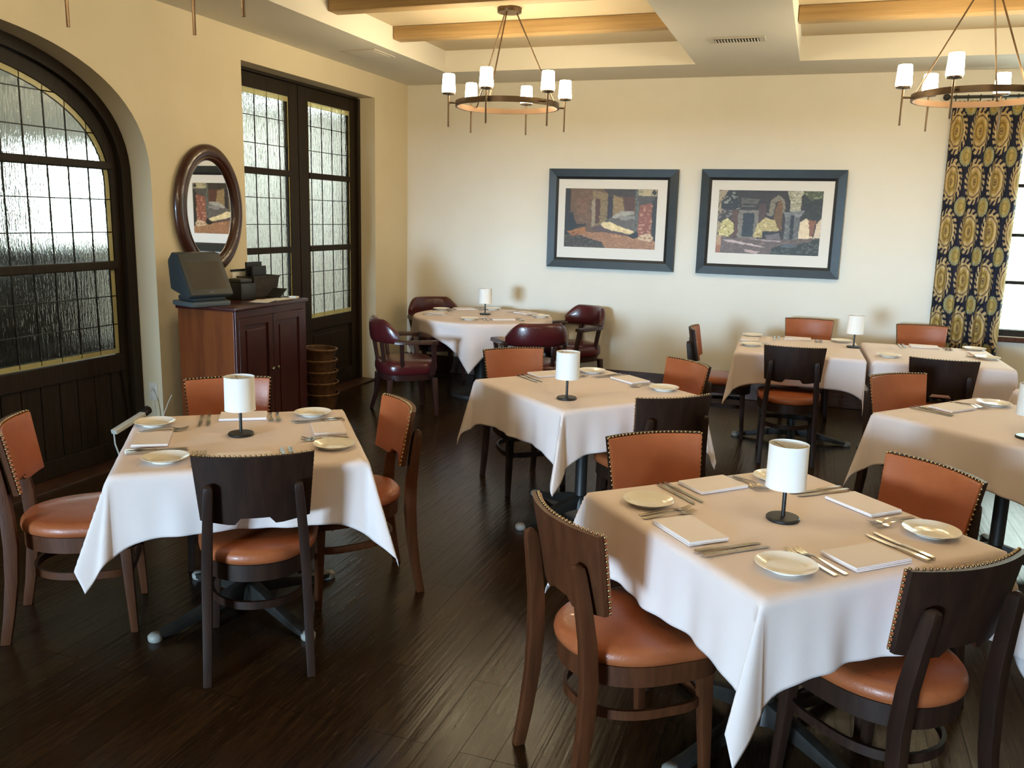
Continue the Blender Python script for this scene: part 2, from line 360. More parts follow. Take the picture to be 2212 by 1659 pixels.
def door_leaf(name, y0, y1, gy0, gy1, edge):
    d = struct(thing(name, None, None)); x0, x1 = PX-.09, PX-.03
    fr = MB(); fr.bounds(x0,x1,y0,gy0,.012,2.775).bounds(x0,x1,gy1,y1,.012,2.775).bounds(x0,x1,gy0,gy1,2.66,2.775); fr.build('leaf_frame', M['doorwood'], d, bevel=.005)
    MB().bounds(x0,x1,gy0,gy1,.60,.715).bounds(x0,x1,gy0,gy1,.012,.16).build('lower_rail', M['doorwood'], d, bevel=.005)
    MB().bounds(x0+.015,x1-.022,gy0-.01,gy1+.01,.15,.61).build('lower_panel', M['doorwood'], d)
    MB().bounds(x0+.018,x1-.014,gy0+.05,gy1-.05,.21,.55).build('raised_panel', M['doorwood'], d, bevel=.012)
    for zz in (2.015,1.36): MB().bounds(x0,x1+.008,gy0-.004,gy1+.004,zz-.026,zz+.026).build('glazing_bar', M['doorwood'], d, bevel=.007)
    MB().bounds(x0+.046,x0+.052,gy0+.001,gy1-.001,.716,2.659).build('leaded_glass', M['rain'], d)
    l = MB(); n = 4
    for i in range(n): yy = gy0+.055+(gy1-gy0-.02)*i/n; l.bounds(x0+.044,x0+.054,yy-.0025,yy+.0025,.716,2.659)
    for zz in (.93,1.145,1.58,1.80,2.235,2.45): l.bounds(x0+.044,x0+.054,gy0,gy1,zz-.003,zz+.003)
    l.build('lead_came', M['lead'], d)
    e = MB(); e.bounds(x0+.044,x0+.054,gy0+.001,gy0+.012,.717,2.658).bounds(x0+.044,x0+.054,gy1-.012,gy1-.001,.717,2.658).bounds(x0+.044,x0+.054,gy0+.012,gy1-.012,2.615,2.658).bounds(x0+.044,x0+.054,gy0+.012,gy1-.012,.717,.757)
    e.build('yellow_border', M['amberglass'], d)
    return d
dl = door_leaf('door_2', 5.765, 6.735, 5.90, 6.60, 0)
dr = door_leaf('door_3', 6.745, 7.735, 6.90, 7.635, 1)
fr = MB(); fr.bounds(PX-.12,PX,DY0+.001,5.762,.012,2.79).bounds(PX-.12,PX,7.738,DY1-.001,.012,2.79).bounds(PX-.12,PX,5.762,7.738,2.777,2.798); struct(fr.build('trim_13', M['doorwood'], bevel=.005))
struct(MB().bounds(PX-.14,LW+.004,DY0+.001,DY1-.001,.0005,.012).build('trim_14', M['base']))

# room beyond the doors: pale, with a bright window, a dark booth back seen blurred through the glass
FX = -8.6
struct(MB().bounds(FX-.2,LW-.36,-1.5,16.2,-.1,-.001).build('floor_beyond', M['tile']))
struct(bm_obj('wall_beyond', slab_with_holes([(-1.5,0),(16.2,0),(16.2,3.4),(-1.5,3.4)], [[(7.7,1.25),(8.95,1.25),(8.95,2.4),(7.7,2.4)]], 'x', FX-.2, FX), M['plaster']))
struct(MB().bounds(FX-.2,LW-.34,-1.7,-1.5,0,3.4).build('wall_beyond_near', M['plaster']))
struct(MB().bounds(FX-.2,LW-.34,16.2,16.4,0,3.4).build('wall_beyond_far', M['plaster']))
struct(MB().bounds(LW-.34,LW-.2,BW+.2,16.2,0,3.4).build('wall_beyond_side', M['plaster']))
struct(MB().bounds(FX-.2,LW-.34,-1.7,16.4,3.4,3.5).build('ceiling_beyond', M['ceil']))
bt = thing('booth', 'dark upholstered booth back seen blurred through the arched door glass', 'booth', (-6.6,6.1,0))
MB().bounds(-.25,.0,-1.6,.55,.1,1.30).build('backrest', M['booth'], bt, bevel=.05, smooth=50)
MB().bounds(0,.5,-1.6,.55,.1,.46).build('seat', M['booth'], bt, bevel=.04, smooth=50)
MB().bounds(-.25,.5,-1.55,.5,0,.1).build('plinth', M['doorwood'], bt)

# ------------------------------------------------------------------ far window and curtain
w = struct(thing('window_1', None, None))
def grid_window(par, x0,x1,z0,z1,y,cols,rows):
    f = MB(); t = .055
    f.bounds(x0+.001,x0+t,y-.05,y+.05,z0+.001,z1-.001).bounds(x1-t,x1-.001,y-.05,y+.05,z0+.001,z1-.001).bounds(x0+t,x1-t,y-.05,y+.05,z1-t,z1-.001).bounds(x0+t,x1-t,y-.05,y+.05,z0+.001,z0+t)
    f.build('window_frame', M['doorwood'], par, bevel=.004)
    m_ = MB()
    for i in cols: m_.bounds(i-.014,i+.014,y-.025,y+.025,z0+t,z1-t)
    for i in rows: m_.bounds(x0+t,x1-t,y-.025,y+.025,i-.014,i+.014)
    m_.build('muntin', M['doorwood'], par)
    MB().bounds(x0+t,x1-t,y-.004,y+.002,z0+t,z1-t).build('pane', M['clear'], par)
grid_window(w, WX0,WX1,WZ0,WZ1, BW+.10, (2.0,2.65), (1.24,1.65,2.07,2.45))
MB().bounds(WX0-.04,WX1+.04,BW-.035,BW-.001,WZ0-.045,WZ0+.001).build('window_sill', M['walnut'], w, bevel=.005)

def painted_grid(name, nx, ny, posf, colr, m, parent=None, smooth=True):
    """grid mesh with a point colour attribute; colr is (ny+1,nx+1,3) linear"""
    vs = []; fs = []
    for j in range(ny+1):
        for i in range(nx+1): vs.append(posf(i/nx, j/ny))
    for j in range(ny):
        for i in range(nx):
            a = j*(nx+1)+i; fs.append((a,a+1,a+nx+2,a+nx+1))
    me = D.meshes.new(name); me.from_pydata(vs,[],fs); me.materials.append(m)
    at = me.attributes.new('dye','FLOAT_COLOR','POINT')
    c4 = np.ones(((ny+1)*(nx+1),4),dtype=np.float32); c4[:,:3] = colr.reshape(-1,3); at.data.foreach_set('color', c4.ravel())
    if smooth: me.polygons.foreach_set('use_smooth',[True]*len(me.polygons))
    o = D.objects.new(name, me); COL.objects.link(o)
    if parent: o.parent = parent
    return o
def L3(c): return np.array(lin(c))
cu = thing('curtain', 'navy curtain printed with gold medallions, hanging beside the far window', 'curtain', (0,0,0))
CX0, CX1, CZ0, CZ1 = .98, 1.56, .03, 2.757
nx, ny = 300, 420; LAM, AMP = .094, .037
us = np.linspace(0,1,nx+1); xs = CX0+(CX1-CX0)*us
yw = AMP*np.sin(2*PI*(xs-CX0)/LAM+.5*np.sin(2*PI*(xs-CX0)/.33))+.012*np.sin(2*PI*(xs-CX0)/.21+1)
arc = np.concatenate([[0],np.cumsum(np.hypot(np.diff(xs),np.diff(yw)))])
U, V = np.meshgrid(arc, np.linspace(CZ0,CZ1,ny+1))
colr = np.zeros(U.shape+(3,)); colr[:] = L3((22,24,44))
PU, PV = .335, .42
def put(mask, c): colr[mask] = L3(c)
def medal(du, dv):
    th = np.arctan2(dv,du); r = np.hypot(du/.118, dv/.158); r2 = np.hypot(du/.150, dv/.196)
    sc = 1+.05*np.sin(18*th)
    put((r2 < 1.0) & (np.sin(18*th+14*(r2-.8)) > -.15) & (r2 > .84), (186,162,122))
    put(r < sc, (196,170,120)); put((r > .78) & (r < .85), (84,62,50)); put(r < .6, (168,140,72)); put((r > .40)&(r < .46), (120,92,52))
    put(r < .30, (186,160,100)); put((r > .13)&(r < .19), (96,66,46)); put(r < .08, (92,64,44))
du = (U+.05) % PU - PU/2; dv = (V-.20) % PV - PV/2; medal(du, dv)
du = (U+.05+PU/2) % PU - PU/2; dv = (V-.20+PV/2) % PV - PV/2
r = np.hypot(du/.078, dv/.082); th = np.arctan2(dv,du)
put(r < 1+.05*np.sin(22*th), (152,148,112)); put(r < .72, (176,152,88)); put((r>.36)&(r<.46), (136,116,66))
colr *= (1+.08*np.random.randn(*U.shape)[...,None])
def cpos(u, v):
    zz = CZ0+(CZ1-CZ0)*v; a = .55+.45*v if v > .8 else 1.0
    xx = CX0+(CX1-CX0)*u; i = u*nx
    yv = np.interp(xx, xs, yw)
    lean = (1-v)*.035*(1-u)
    return (xx+lean, BW-.095+float(yv)*(.75+.2*math.cos(3*v)), zz)
painted_grid('curtain_panel', nx, ny, cpos, np.clip(colr,0,1), M['curtain'], cu)
rg = MB()
for i in range(7):
    cx = CX0+.02+i*LAM; pts = [(cx, BW-.095+.026*math.cos(t), 2.782+.026*math.sin(t)) for t in np.linspace(0,2*PI,12,endpoint=False)]
    MB().tube(pts,.003,5,True).build('curtain_ring', M['iron'], cu)
rd = thing('curtain_rod', 'dark curtain rod with ball finial above the medallion curtain', 'curtain rod')
MB().tube([(.95,BW-.095,2.79),(3.5,BW-.095,2.79)],.012,10).build('rod', M['iron'], rd, 40)
MB().sphere((.93,BW-.095,2.79),.03).build('finial', M['iron'], rd, 60)
for bx in (1.62,3.4): MB().bounds(bx-.008,bx+.008,BW-.095,BW-.001,2.775,2.79).build('bracket', M['iron'], rd)

# ------------------------------------------------------------------ framed pictures
def rasterise(polys, bg, nx, ny, jitter=.07, seed=1):
    rs = np.random.RandomState(seed); X, Y = np.meshgrid(np.linspace(0,1,nx+1), np.linspace(0,1,ny+1))
    # ragged brush edges
    def smooth_noise(k):
        g = rs.randn(k+2,k+2); xi = X*k; yi = Y*k; x0 = xi.astype(int); y0 = yi.astype(int); fx = xi-x0; fy = yi-y0
        return g[y0,x0]*(1-fx)*(1-fy)+g[y0,x0+1]*fx*(1-fy)+g[y0+1,x0]*(1-fx)*fy+g[y0+1,x0+1]*fx*fy
    Xw = X+.0035*smooth_noise(34)+.002*smooth_noise(80); Yw = Y+.005*smooth_noise(34)+.003*smooth_noise(80)
    img = np.zeros(X.shape+(3,)); img[:] = L3(bg)
    spk = smooth_noise(46); spk2 = smooth_noise(90)
    for p in polys:
        pts, c = p[0], p[1]; c2 = p[2] if len(p) > 2 else None; ins = np.zeros(X.shape,bool); n = len(pts)
        for i in range(n):
            x1,y1 = pts[i]; x2,y2 = pts[(i+1)%n]
            cond = ((y1 > Yw) != (y2 > Yw)) & (Xw < (x2-x1)*(Yw-y1)/((y2-y1) or 1e-9)+x1); ins ^= cond
        img[ins] = L3(c)
        if c2: img[ins & (spk > .45)] = L3(c2)
        if len(p) > 3: img[ins & (spk2 > .7)] = L3(p[3])
    img *= (1+jitter*spk2+jitter*.8*smooth_noise(24))[...,None]
    return np.clip(.95*img**1.1,0,1)
def rect(a,b,c,d): return [(a,b),(c,b),(c,d),(a,d)]
def blob(cx,cy,rx,ry,n=14,k=0): return [(cx+rx*(1+.15*math.sin(3*t+k))*math.cos(t), cy+ry*(1+.15*math.cos(4*t+k))*math.sin(t)) for t in np.linspace(0,2*PI,n,endpoint=False)]
art1 = [
 ([(.05,0),(.32,0),(.32,.62),(.12,.6),(.05,.4)],(116,88,62),(128,98,70)), (rect(0,0,.06,.4),(46,36,28)),
 ([(.30,.02),(.47,.08),(.47,.54),(.30,.66)],(146,124,84),(128,108,76)), ([(.30,.2),(.335,.16),(.335,.62),(.30,.66)],(164,146,120)),
 ([(.335,.17),(.39,.17),(.39,.56),(.345,.6)],(92,54,30)), (rect(0.13,.14,.25,.44),(134,98,70),(118,86,60)),
 ([(.42,0),(.80,0),(.78,.16),(.62,.13),(.48,.1)],(60,48,38),(48,38,30)), ([(.475,.1),(.53,.12),(.53,.47),(.47,.52)],(48,38,44)),
 ([(.53,.1),(.63,.17),(.655,.42),(.53,.48)],(152,126,86),(170,146,104)), ([(.64,.14),(.77,.12),(.75,.38),(.66,.38)],(92,54,38)),
 ([(.30,.70),(.50,.5),(.62,.40),(.80,.40),(.82,.78),(.55,.74)],(104,98,92),(116,109,102)), ([(.62,.37),(.76,.37),(.76,.42),(.56,.50),(.52,.48)],(178,172,160),(152,146,138)),
 ([(.60,.46),(.78,.45),(.78,.50),(.62,.53)],(146,142,138)), ([(.40,.60),(.43,.555),(.50,.555),(.62,.635),(.80,.71),(.75,.765),(.50,.69),(.43,.655)],(236,216,172),(224,202,150)),
 ([(.28,.68),(.40,.62),(.50,.70),(.78,.78),(.74,.82),(.40,.755)],(98,76,72)), ([(0,.76),(.24,.735),(.48,.735),(.75,.80),(1,.85),(1,1),(0,1)],(172,126,90),(188,142,102),(146,104,74)),
 ([(0,.76),(.2,.80),(.42,.90),(.46,1),(0,1)],(72,60,44),(98,86,66),(54,46,34)), ([(0,.4),(.09,.41),(.13,.6),(.16,.65),(.04,.8),(0,.8)],(34,38,38)),
 ([(.03,.74),(.23,.65),(.24,.75),(.10,.82)],(172,116,62),(130,84,48)), ([(.10,.60),(.24,.60),(.24,.64),(.16,.66)],(52,38,26)),
 (rect(.77,0,.81,.75),(104,108,102),(84,86,80)), (rect(.80,0,.99,.13),(194,180,146),(150,146,120)), (blob(.965,.05,.02,.05),(24,22,20)),
 ([(.79,.11),(.99,.11),(.96,.22),(.81,.27)],(84,80,76)), ([(.82,.27),(.95,.22),(.95,.76),(.93,.82),(.80,.82),(.80,.7)],(152,94,76),(192,142,118),(128,76,60)),
 ([(.95,.2),(1,.1),(1,.88),(.96,.82)],(42,38,28)), ([(.76,.82),(.82,.77),(.94,.73),(.98,.82),(.95,.87)],(214,188,156),(180,140,110)), ([(.70,.78),(.80,.69),(.82,.80),(.76,.83)],(30,26,24))]
art2 = [
 (rect(0,0,1,.7),(56,46,40),(66,54,46)), (rect(0,0,.1,.75),(176,160,132),(96,84,62)), (blob(.12,.2,.09,.2),(44,44,42),(150,150,140),(30,30,28)), (blob(.08,.42,.08,.12),(70,62,56),(130,120,116)),
 ([(.14,.3),(.22,.3),(.22,.74),(.14,.74)],(104,74,56),(84,62,50)), ([(.22,.12),(.40,.14),(.39,.2),(.36,.28),(.23,.27)],(104,98,88),(88,84,76)),
 (rect(.23,.21,.38,.235),(40,38,34)), (rect(.23,.265,.38,.285),(44,40,36)), (rect(.205,.31,.40,.76),(140,132,122),(126,118,110)), (rect(.25,.35,.36,.73),(46,52,54),(40,44,48)),
 (rect(.40,.2,.47,.5),(88,66,58)), ([(.50,.36),(.51,.16),(.57,.07),(.62,.10),(.65,.2),(.65,.34),(.62,.34),(.60,.16),(.56,.17),(.54,.36)],(144,134,114),(120,112,98)),
 ([(.55,.36),(.57,.2),(.60,.14),(.63,.22),(.63,.64),(.55,.5)],(118,88,50),(140,104,58)), ([(.47,.35),(.55,.35),(.53,.40),(.49,.40)],(140,130,116)),
 ([(.36,.74),(.40,.52),(.47,.42),(.56,.46),(.61,.62),(.60,.68),(.48,.74)],(198,182,130),(222,208,160),(150,128,78)), ([(.02,.72),(.04,.5),(.10,.44),(.16,.52),(.18,.66),(.12,.74)],(206,196,134),(228,218,166),(130,120,80)),
 ([(.45,.64),(.62,.62),(.63,.74),(.45,.74)],(40,38,36),(60,56,52)), ([(.48,.70),(.62,.66),(.63,.76),(.5,.76)],(120,112,116)),
 ([(.82,.1),(1,.05),(1,.44),(.95,.5),(.88,.44),(.82,.42)],(48,48,42),(60,62,48)), ([(.80,.48),(.86,.42),(.90,.5),(.92,.70),(.97,.74),(.80,.75)],(232,214,184)), ([(.96,.5),(1,.42),(1,.74),(.94,.72)],(226,208,182)),
 ([(.88,.44),(.96,.46),(.94,.56),(.93,.70),(.90,.70),(.89,.58)],(146,100,76)), ([(.66,0),(.84,0),(.80,.1),(.80,.32),(.70,.32),(.70,.18)],(176,172,150),(148,146,126),(206,198,170)),
 ([(.80,0),(1,0),(1,.12),(.88,.14)],(88,96,66),(140,142,110)), ([(.64,.34),(.84,.30),(.80,.40),(.66,.42)],(124,126,128),(150,150,150)), (rect(.66,.40,.80,.86),(112,113,112),(136,136,134),(88,88,88)), (rect(.71,.38,.745,.84),(40,44,46),(60,64,64)),
 ([(0,.74),(.20,.75),(.66,.76),(1,.72),(1,1),(0,1)],(116,99,94),(130,112,106),(100,85,80)), ([(.06,.78),(.2,.80),(.42,.86),(.5,.90),(.3,.86),(.1,.82)],(206,186,184)), ([(.28,.93),(.44,.96),(.4,1),(.3,.97)],(196,172,170)), ([(.3,.76),(.64,.78),(.62,.80),(.4,.78)],(188,168,170)),
 (rect(0,.72,.05,.9),(196,160,128)), (rect(0,.88,.05,1),(176,120,92)), ([(.54,1),(.56,.90),(.66,.84),(.78,.84),(.92,.78),(1,.72),(1,1)],(54,57,50),(94,95,88),(38,42,36)), (blob(.72,.86,.08,.03),(96,104,110),(70,76,78))]
def picture(name, lab, x0, x1, z0, z1, art, bg, seed, inset):
    yb = BW-.002; p = thing(name, lab, 'picture', ((x0+x1)/2, yb, (z0+z1)/2), 0, 'framed prints on the far wall'); W, H = x1-x0, z1-z0; F = .075
    def ringbox(mb, o, i, ya, yb_):
        (W0,H0),(W1,H1) = o,i
        vs = []; 
        for (a,b,yy) in ((W0,H0,yb_),(W0,H0,ya),(W1,H1,ya+.010),(W1,H1,yb_)): vs += [Vector((sx*a/2,yy,sz*b/2)) for sx,sz in ((-1,-1),(1,-1),(1,1),(-1,1))]
        fs = [(j*4+i_, j*4+(i_+1)%4, (j+1)%4*4+(i_+1)%4, (j+1)%4*4+i_) for j in range(4) for i_ in range(4)]
        return mb.add(vs,fs)
    ringbox(MB(), (W,H),(W-2*F,H-2*F), -.045, 0).build('frame', M['frame'], p)
    ringbox(MB(), (W-2*F+.001,H-2*F+.001),(W-2*F-.05,H-2*F-.05), -.036, -.001).build('fillet', M['fillet'], p)
    MB().bounds(-(W/2-F-.024),W/2-F-.024,-.022,-.016,-(H/2-F-.024),H/2-F-.024).build('mount', M['mount'], p)
    l,r_,b,t = inset
    nx,ny = 190,124; img = rasterise(art,bg,nx,ny,seed=seed)
    painted_grid('print', nx, ny, lambda u,v: (-W/2+l+(W-l-r_)*u, -.0235, H/2-t-(H-t-b)*v), img, M['print'], p)
    return p
picture('framed_picture','framed print of a sunlit arcade with a red brick pillar, left of two',-2.60,-1.31,1.205,2.18,art1,(112,86,60),3,(.172,.192,.208,.19))
picture('framed_picture','framed print of a doorway and pale stone column, nearer the curtain',-1.09,.205,1.205,2.185,art2,(60,50,44),5,(.172,.19,.205,.19))

# ------------------------------------------------------------------ dining chair (orange leather, nail-head back)
def seat_outline(sc=1.0, n=44, grow=0.0):
    pts = []
    for i in range(n):
        t = 2*PI*i/n; c, s_ = math.cos(t), math.sin(t); ex = 4.2 if s_ > 0 else 2.3
        xx = math.copysign(abs(c)**(2/ex), c); yy = math.copysign(abs(s_)**(2/ex), s_)
        a = .222+.026*yy+grow; b = (.243 if s_ > 0 else .232)+grow
        pts.append((xx*a*sc, yy*b*sc))
    return pts
def back_y(xx): return -.236+.046*(xx/.20)**2
def make_chair(wood, name='dining_chair'):
    t = thing(name, '', 'chair', group='nailhead dining chairs around the tables')
    m = MB(); o = seat_outline()
    m.loft([[Vector((px*k,py*k,z)) for px,py in o] for k,z in ((.93,.425),(.985,.432),(1.0,.447),(.985,.464),(.945,.475),(.84,.481),(.55,.485),(.25,.487))]).build('seat', M['leather'], t, 60)
    m = MB(); o = seat_outline(.95); oi = seat_outline(.86)
    n = len(o); vs = [Vector((*p,z)) for z,q in ((.362,o),(.425,o),(.425,oi),(.362,oi)) for p in q]
    m.add(vs,[(j*n+i,j*n+(i+1)%n,((j+1)%4)*n+(i+1)%n,((j+1)%4)*n+i) for j in range(4) for i in range(n)]).build('seat_frame', wood, t, 40)
    for s in (-1,1):
        MB().bar([(s*.172,.168,.424),(s*.180,.178,.2),(s*.188,.188,0)],[.044,.036,.028],[.044,.036,.028]).build('front_leg', wood, t, bevel=.004, smooth=40)
        pth = [(s*.183,-.280,0),(s*.180,-.259,.12),(s*.177,-.241,.26),(s*.174,-.234,.40),(s*.168,-.240,.52),(s*.160,-.2565,.64),(s*.154,-.2705,.725),(s*.153,-.274,.748),(s*.153,-.2755,.757)]
        MB().bar(pth,[.030,.032,.034,.036,.036,.034,.032,.028,.012],[.036,.040,.046,.050,.048,.044,.040,.034,.012]).build('rear_leg', wood, t, bevel=.004, smooth=40)
    MB().hoop([(px,py-.004) for px,py in seat_outline(.80)], .012, .030, .255).build('stretcher', wood, t, 40)
    # backrest: curved plywood shell with leather pad and nail heads on the rim
    NX = 28
    def zb(xx):
        a = abs(xx)
        return .617 if a < .052 else (.617-.025*min(1,(a-.052)/.022) if a < .10 else .592+.012*(a-.10)/.10)
    xsn = sorted(set([-.20+.40*i/NX for i in range(NX+1)]+[-.052,.052,-.074,.074]))
    zt = lambda xx: .853
    def rowpt(xx, f, off):
        z0, z1 = zb(xx), zt(xx); z = z0+(z1-z0)*f; k = 1+.05*(z-.72)/.13; return Vector((xx*k, back_y(xx)-(z-.6)*.17+off, z))
    def shell(o0, o1, inset=0):
        NZ = 6; n = len(xsn); vs = []; fs = []
        fz = [inset+(1-2*inset)*j/NZ for j in range(NZ+1)]; sx = [x_*(1-inset) for x_ in xsn]
        for off in (o0,o1):
            for f in fz:
                for x_ in sx: vs.append(rowpt(x_, f, off))
        N1 = (NZ+1)*n; idx = lambda s_,j,i: s_*N1+j*n+i
        for s_ in (0,1):
            for j in range(NZ):
                for i in range(n-1): fs.append((idx(s_,j,i),idx(s_,j,i+1),idx(s_,j+1,i+1),idx(s_,j+1,i)))
        per = [(0,i) for i in range(n)]+[(j,n-1) for j in range(1,NZ+1)]+[(NZ,i) for i in range(n-2,-1,-1)]+[(j,0) for j in range(NZ-1,0,-1)]
        for k in range(len(per)):
            a,b = per[k],per[(k+1)%len(per)]; fs.append((idx(0,*a),idx(0,*b),idx(1,*b),idx(1,*a)))
        return MB().add(vs,fs)
    shell(-.013,.002).build('backrest', wood, t, 35)
    shell(.0025,.020,.02).build('back_pad', M['leather'], t, bevel=.004, smooth=50)
    nl = MB()
    for s in (-1,1):
        for k in range(14): nl.ball(rowpt(s*.1985,.035+.95*k/13,.009),.0052,6)
    for k in range(24): 
        x_ = -.19+.38*k/23; nl.ball(rowpt(x_,1.0,.009),.0052,6)
    tag(nl.build('nailhead_trim', M['brass'], t, 60), 'brass nailhead trim', kind='stuff')
    return t
chairs = [  # x, y, facing, wood, label
 ('walnut',-2.75,2.595,36.5,'tan leather chair with brown frame at the left table, beside the arched door'),
 ('espresso',-2.64,3.39,-53.5,'tan leather chair facing the camera in front of the mahogany cabinet'),
 ('walnut',-1.91,3.28,224,'tan leather chair seen side-on at the right side of the left table'),
 ('espresso',-1.95,2.66,124,'dark wood chair with its back to the camera, tucked into the left table'),
 ('walnut',-.455,2.475,43.5,'brown-backed chair with large tan seat at the near left side of the nearest table'),
 ('espresso',-.41,3.165,307,'tan leather chair facing the camera beyond the left corner of the nearest table'),
 ('espresso',.295,3.17,222,'wide tan leather chair back between the nearest table and the right edge table'),
 ('espresso',.285,2.56,132.5,'nearly black chair turned away at the lower right corner of the nearest table'),
 ('espresso',-1.655,5.05,311.5,'tan leather chair between the round table and the middle table'),
 ('espresso',-.85,5.09,224,'tan leather chair at the far right side of the middle table'),
 ('espresso',-.745,4.34,129.5,'dark curved chair back at the near right side of the middle table'),
 ('espresso',.655,5.20,309.6,'tan leather chair between the long table and the right edge table'),
 ('espresso',-.64,7.06,4,'chair seen edge-on at the left end of the long table'),
 ('espresso',0.0,7.985,272,'tan leather chair against the far wall under the second picture'),
 ('espresso',.95,8.03,275,'tan leather chair against the far wall beside the medallion curtain'),
 ('espresso',-.10,6.52,94,'dark chair turned away at the left half of the long table'),
 ('espresso',.86,6.41,88,'dark chair turned away at the right half of the long table')]
for wd,x,y,f,lab in chairs:
    instance('chair_'+wd, lambda wd=wd: make_chair(M[wd]), (x,y,0), rad(f-90), lab)

# ------------------------------------------------------------------ oxblood armchair
def make_armchair():
    t = thing('armchair', '', 'armchair', group='oxblood armchairs at the round table')
    def sq(a,b,ex=3.2,n=36): return [(a*math.copysign(abs(math.cos(u))**(2/ex),math.cos(u)), b*math.copysign(abs(math.sin(u))**(2/ex),math.sin(u))) for u in [2*PI*i/n for i in range(n)]]
    o = sq(.255,.25)
    MB().loft([[Vector((a*k,b*k,z)) for a,b in o] for k,z in ((.93,.365),(.98,.375),(1,.40),(1,.435),(.97,.462),(.88,.478),(.6,.486),(.2,.488))]).build('seat', M['maroon'], t, 60)
    MB().loft([[Vector((a*k,b*k,z)) for a,b in o] for k,z in ((.90,.315),(.92,.365))]).build('seat_frame', M['armwood'], t, 40)
    for sx in (-1,1):
        for sy in (-1,1):
            MB().bar([(sx*.205,sy*.195,.33),(sx*.215,sy*.205,.15),(sx*.225,sy*(.215 if sy>0 else .25),0)],[.046,.038,.028],[.046,.038,.028]).build('leg', M['armwood'], t, bevel=.005, smooth=40)
    def rail(th):  # horseshoe rail in plan, th from rear centre
        a = abs(th); s = 1 if th > 0 else -1
        if a <= 90: return (s*.285*math.sin(rad(a)), -.02-.255*math.cos(rad(a)))
        return (s*.285, -.02+(a-90)/90*.24)
    rings = []
    for k in range(33):
        th = -64+128*k/32; px,py = rail(th); u = abs(th)/64; top = .835-.11*max(0,(u-.55)/.45)**1.4; bot = .632+.004*u; w_ = .030-.008*max(0,(u-.7)/.3)
        qx,qy = rail(th+1); tx,ty = qx-px,qy-py; l_ = math.hypot(tx,ty); nx_,ny_ = ty/l_,-tx/l_
        sec = []
        for j in range(12):
            a = 2*PI*j/12; e1 = math.copysign(abs(math.cos(a))**.7,math.cos(a)); e2 = math.copysign(abs(math.sin(a))**.7,math.sin(a))
            sec.append(Vector((px+nx_*(w_*e1+.05*((top+bot)/2+e2*(top-bot)/2-.63)), py+ny_*(w_*e1+.05*((top+bot)/2+e2*(top-bot)/2-.63)), (top+bot)/2+e2*(top-bot)/2)))
        rings.append(sec)
    MB().loft(rings).build('backrest', M['maroon'], t, 60)
    for s in (-1,1):
        rings = []
        for k in range(15):
            th = s*(58+112*k/14); px,py = rail(th); qx,qy = rail(th+s); tx,ty = qx-px,qy-py; l_ = math.hypot(tx,ty); nx_,ny_ = ty/l_,-tx/l_
            w_ = .024+.010*(k/14); z = .652-.006*k/14
            rings.append([Vector((px+nx_*w_*c_,py+ny_*w_*c_,z+h)) for c_,h in ((-1,-.016),(1,-.016),(1,.008),(.7,.016),(-.7,.016),(-1,.008))])
        MB().loft(rings).build('armrest', M['armwood'], t, 50)
        px,py = rail(s*158)
        MB().bar([(s*.235,.165,.36),(s*.262,.175,.5),(px,py,.640)],[.036,.032,.036],[.046,.036,.044]).build('arm_post', M['armwood'], t, bevel=.005, smooth=40)
        for th in (28,70):
            px,py = rail(s*th); MB().bar([(px*.84,py*.84,.37),(px*.90,py*.92,.5),(px,py,.645)],[.036,.030,.034],[.036,.030,.034]).build('back_post', M['armwood'], t, bevel=.004, smooth=40)
    return t
for x,y,f,lab in [(-3.27,6.60,42,'oxblood leather armchair left of the round table, its whole seat showing'),
                  (-3.68,8.17,312,'oxblood leather armchair in the corner behind the round table, only its back top showing'),
                  (-2.22,8.18,238,'oxblood leather armchair right of the round table, against the far wall'),
                  (-2.25,6.97,125,'oxblood leather armchair with its shiny back turned, before the round table')]:
    instance('armchair', make_armchair, (x,y,0), rad(f-90), lab)

# ------------------------------------------------------------------ tables and cloths
def make_table(w=.90, d=.90, th0=45):
    t = thing('pedestal_table', '', 'table', group='square pedestal tables under the cloths')
    MB().bounds(-w/2,w/2,-d/2,d/2,.727,.757).build('tabletop', M['espresso'], t, bevel=.006)
    MB().lathe([(.05,.05),(.045,.09),(.034,.12),(.034,.66),(.05,.69),(.16,.705),(.16,.727)],20).build('column', M['iron'], t, 40)
    for k in range(4):
        a = rad(th0)+k*PI/2; c_,s_ = math.cos(a),math.sin(a)
        rings = []
        for r_,z0,z1,w_ in ((.02,.05,.13,.05),(.12,.045,.105,.046),(.24,.025,.07,.044),(.36,.008,.040,.046),(.42,.008,.030,.05)):
            rings.append([Vector((r_*c_-q*w_/2*s_, r_*s_+q*w_/2*c_, z)) for q,z in ((-1,z0),(1,z0),(1,z1),(-1,z1))])
        f = MB().loft(rings).build('foot', M['iron'], t, bevel=.006, smooth=40)
        MB().lathe([(.026,0),(.030,.006),(.030,.022),(.02,.032),(0,.034)],12,(.425*c_,.425*s_,0)).build('glide', M['glide'], f, 50)
    return t
